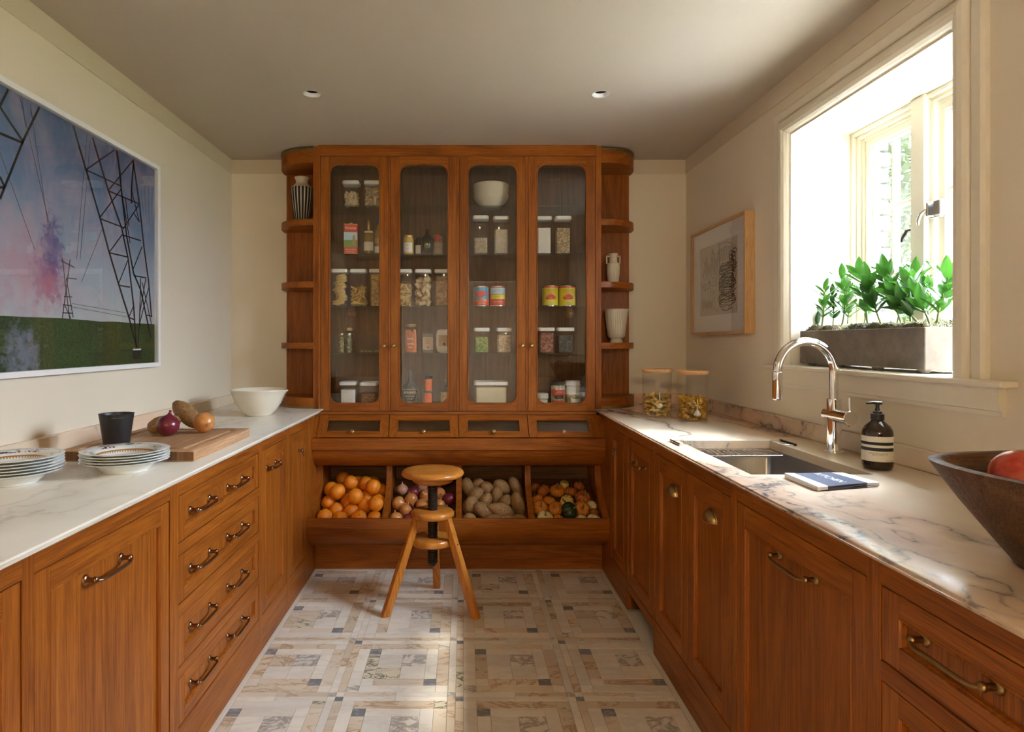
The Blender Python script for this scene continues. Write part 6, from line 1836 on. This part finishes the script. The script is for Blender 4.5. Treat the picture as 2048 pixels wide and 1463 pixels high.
# (base px in crop, tip px in crop, x of base, x of tip, number of leaf pairs, leaf length)
STEMS = [((345, 530), (370, 240), 1.50, 1.50, 6, .050), ((405, 530), (440, 290), 1.56, 1.57, 5, .050), ((508, 522), (525, 150), 1.53, 1.52, 8, .062), ((560, 510), (560, 250), 1.59, 1.60, 7, .058), ((735, 500), (665, 110), 1.52, 1.50, 8, .066), ((700, 505), (720, 240), 1.60, 1.62, 7, .062), ((865, 500), (740, 160), 1.50, 1.50, 8, .068), ((975, 492), (1060, 200), 1.58, 1.60, 7, .066), ((1035, 495), (885, 95), 1.55, 1.53, 9, .070), ((1105, 482), (1135, 130), 1.58, 1.58, 8, .066), ((1200, 515), (975, 270), 1.50, 1.48, 8, .068), ((1270, 500), (1085, 190), 1.53, 1.51, 8, .068), ((1312, 440), (1410, 150), 1.56, 1.54, 7, .074), ((1240, 470), (1250, 230), 1.60, 1.62, 6, .062), ((250, 520), (270, 440), 1.52, 1.52, 3, .045)]
plab = ['short upright', 'small side', 'tall leafy', 'bushy', 'tall arching', 'inner bushy', 'left-leaning', 'right-leaning', 'tallest broad-leaved', 'upright pale-stemmed', 'low left-leaning', 'long slanting', 'rightmost open-leaved', 'inner right', 'tiny leftmost']
for k, (b, tp, xb, xt, npair, ll) in enumerate(STEMS):
    b3, t3 = zc_(*b, xb), zc_(*tp, xt)
    b3.x = min(max(b3.x, qx0 + .03), qx1 - .03); b3.y = min(max(b3.y, qy0 + .03), qy1 - .03); b3.z = qz1
    t = E('potted_plant', b3, f'{plab[k]} stem of the green plant in the concrete planter', 'plant', 'plant stems in the planter')
    V = t3 - b3; side_ = Vector((rng.uniform(-.2, .2), rng.uniform(-.2, .2), 0)) * V.length
    def cur(f_): return V * f_ + side_ * (f_ * (1 - f_))
    G().tube([cur(i / 7) for i in range(8)], [.0045 - .0028 * i / 7 for i in range(8)], 7).build('stem', 'zz_stem', t, 60)
    ph = rng.uniform(0, PI)
    def leaf(pos, d, nrm, L):
        d = d.normalized(); s_ = d.cross(nrm).normalized(); nn_ = s_.cross(d)
        M = Matrix((s_, d, nn_)).transposed().to_4x4()
        o = OB('leaf', lm, t, pos); o.rotation_euler = M.to_euler(); o.scale = (L, L, L)
    for i in range(npair):
        f_ = .28 + .68 * (i + .3) / max(npair, 1); p = cur(f_); ax = (cur(min(1, f_ + .05)) - cur(f_ - .05)).normalized()
        u = ax.orthogonal().normalized(); w_ = ax.cross(u)
        for s_ in (0, 1):
            a = ph + i * .9 + s_ * PI + rng.uniform(-.3, .3)
            rd = u * math.cos(a) + w_ * math.sin(a)
            leaf(p, rd * .85 + ax * .75 + Vector((0, 0, .1)), ax - rd * .5, ll * rng.uniform(.95, 1.35))
    ax = (cur(1) - cur(.9)).normalized(); leaf(cur(.98), ax + Vector((rng.gauss(0, .2), rng.gauss(0, .2), 0)), Vector((-.6, -.6, .3)), ll * 1.1)

# ------------------------------------------------------------------ old dough bowl with apples
c = Vector((1.075, 1.02, ZT))
t = E('dough_bowl', c, 'large old carved wooden dough bowl holding apples', 'bowl', rot=(0, 0, math.radians(9)))
def se(a_, b_, z, n_=3.0, N_=64, wob=.0):
    out = []
    for i in range(N_):
        th = 2 * PI * i / N_; cs, sn = math.cos(th), math.sin(th)
        k = (abs(cs) ** n_ + abs(sn) ** n_) ** (-1 / n_)
        q = 1 + wob * nz((cs * 2, sn * 2, z * 8))
        out.append((a_ * k * cs * q, b_ * k * sn * q, z))
    return out
hB = .172
ls_ = [se(.095, .140, .0006, 2.4), se(.115, .165, .004, 2.4), se(.140, .195, .045, 2.6, wob=.02), se(.175, .235, .105, 2.8, wob=.02), se(.206, .270, hB - .006, 3.0, wob=.015), se(.209, .273, hB, 3.0, wob=.01), se(.203, .267, hB + .002, 3.0), se(.192, .256, hB + .001, 3.0), se(.187, .250, hB - .005, 3.0), se(.158, .215, .100, 2.8), se(.122, .172, .040, 2.6), se(.08, .12, .026, 2.4)]
G().loops(ls_, True, True).build('bowl_body', 'old_wood', t, 40)
def apple_mesh(m):
    g = G(); pr = []
    for j in range(25):
        t_ = -PI / 2 + PI * j / 24
        r = math.cos(t_) ** .85 if math.cos(t_) > 1e-6 else 0.001; z = .90 * math.sin(t_)
        z -= .30 * math.exp(-(r / .26) ** 2) * (1 if z > 0 else -.55)
        r *= 1 + .04 * math.sin(t_)
        pr.append((max(r, .001), z))
    g.lathe(pr, 36, flute=lambda a, z: 1 + .018 * math.cos(a * 5) * (1 if z < 0 else .4)); return g.mesh('apple_body', m, 179)
am = {m: apple_mesh(m) for m in ('apple_skin', 'apple_yellow')}
asm = G().tube([(0, 0, .55), (.02, 0, .75), (.08, .02, .98)], [.05, .035, .045], 6).mesh('stalk', 'pumpkin_stem', 60)
for (x, y, z), r, m, d, lab in (((.955, 1.095, ZT + .160), .048, 'apple_skin', (-.15, -.62, .75), 'red apple with its stem hollow facing out, in the dough bowl'), ((1.05, 1.06, ZT + .155), .047, 'apple_skin', (.3, -.2, .9), 'red apple beside the first at the right frame edge'), ((.985, 1.16, ZT + .110), .044, 'apple_yellow', (.1, .3, .9), 'yellow apple low in the dough bowl'), ((.99, 1.02, ZT + .078), .046, 'apple_skin', (.2, .5, .8), 'red apple at the bottom of the dough bowl'), ((1.085, 1.14, ZT + .078), .046, 'apple_skin', (.5, .5, .5), 'red apple resting deep at the back of dough bowl'), ((1.09, .96, ZT + .078), .047, 'apple_yellow', (.3, .1, .9), 'yellow apple at the near end of dough bowl')):
    t = E('apple', (x, y, z), lab, 'apple', 'apples in the dough bowl'); t.rotation_euler = Vector(d).normalized().to_track_quat('Z', 'Y').to_euler(); t.scale = (r, r, r)
    OB('apple_body', am[m], t); OB('stalk', asm, t)
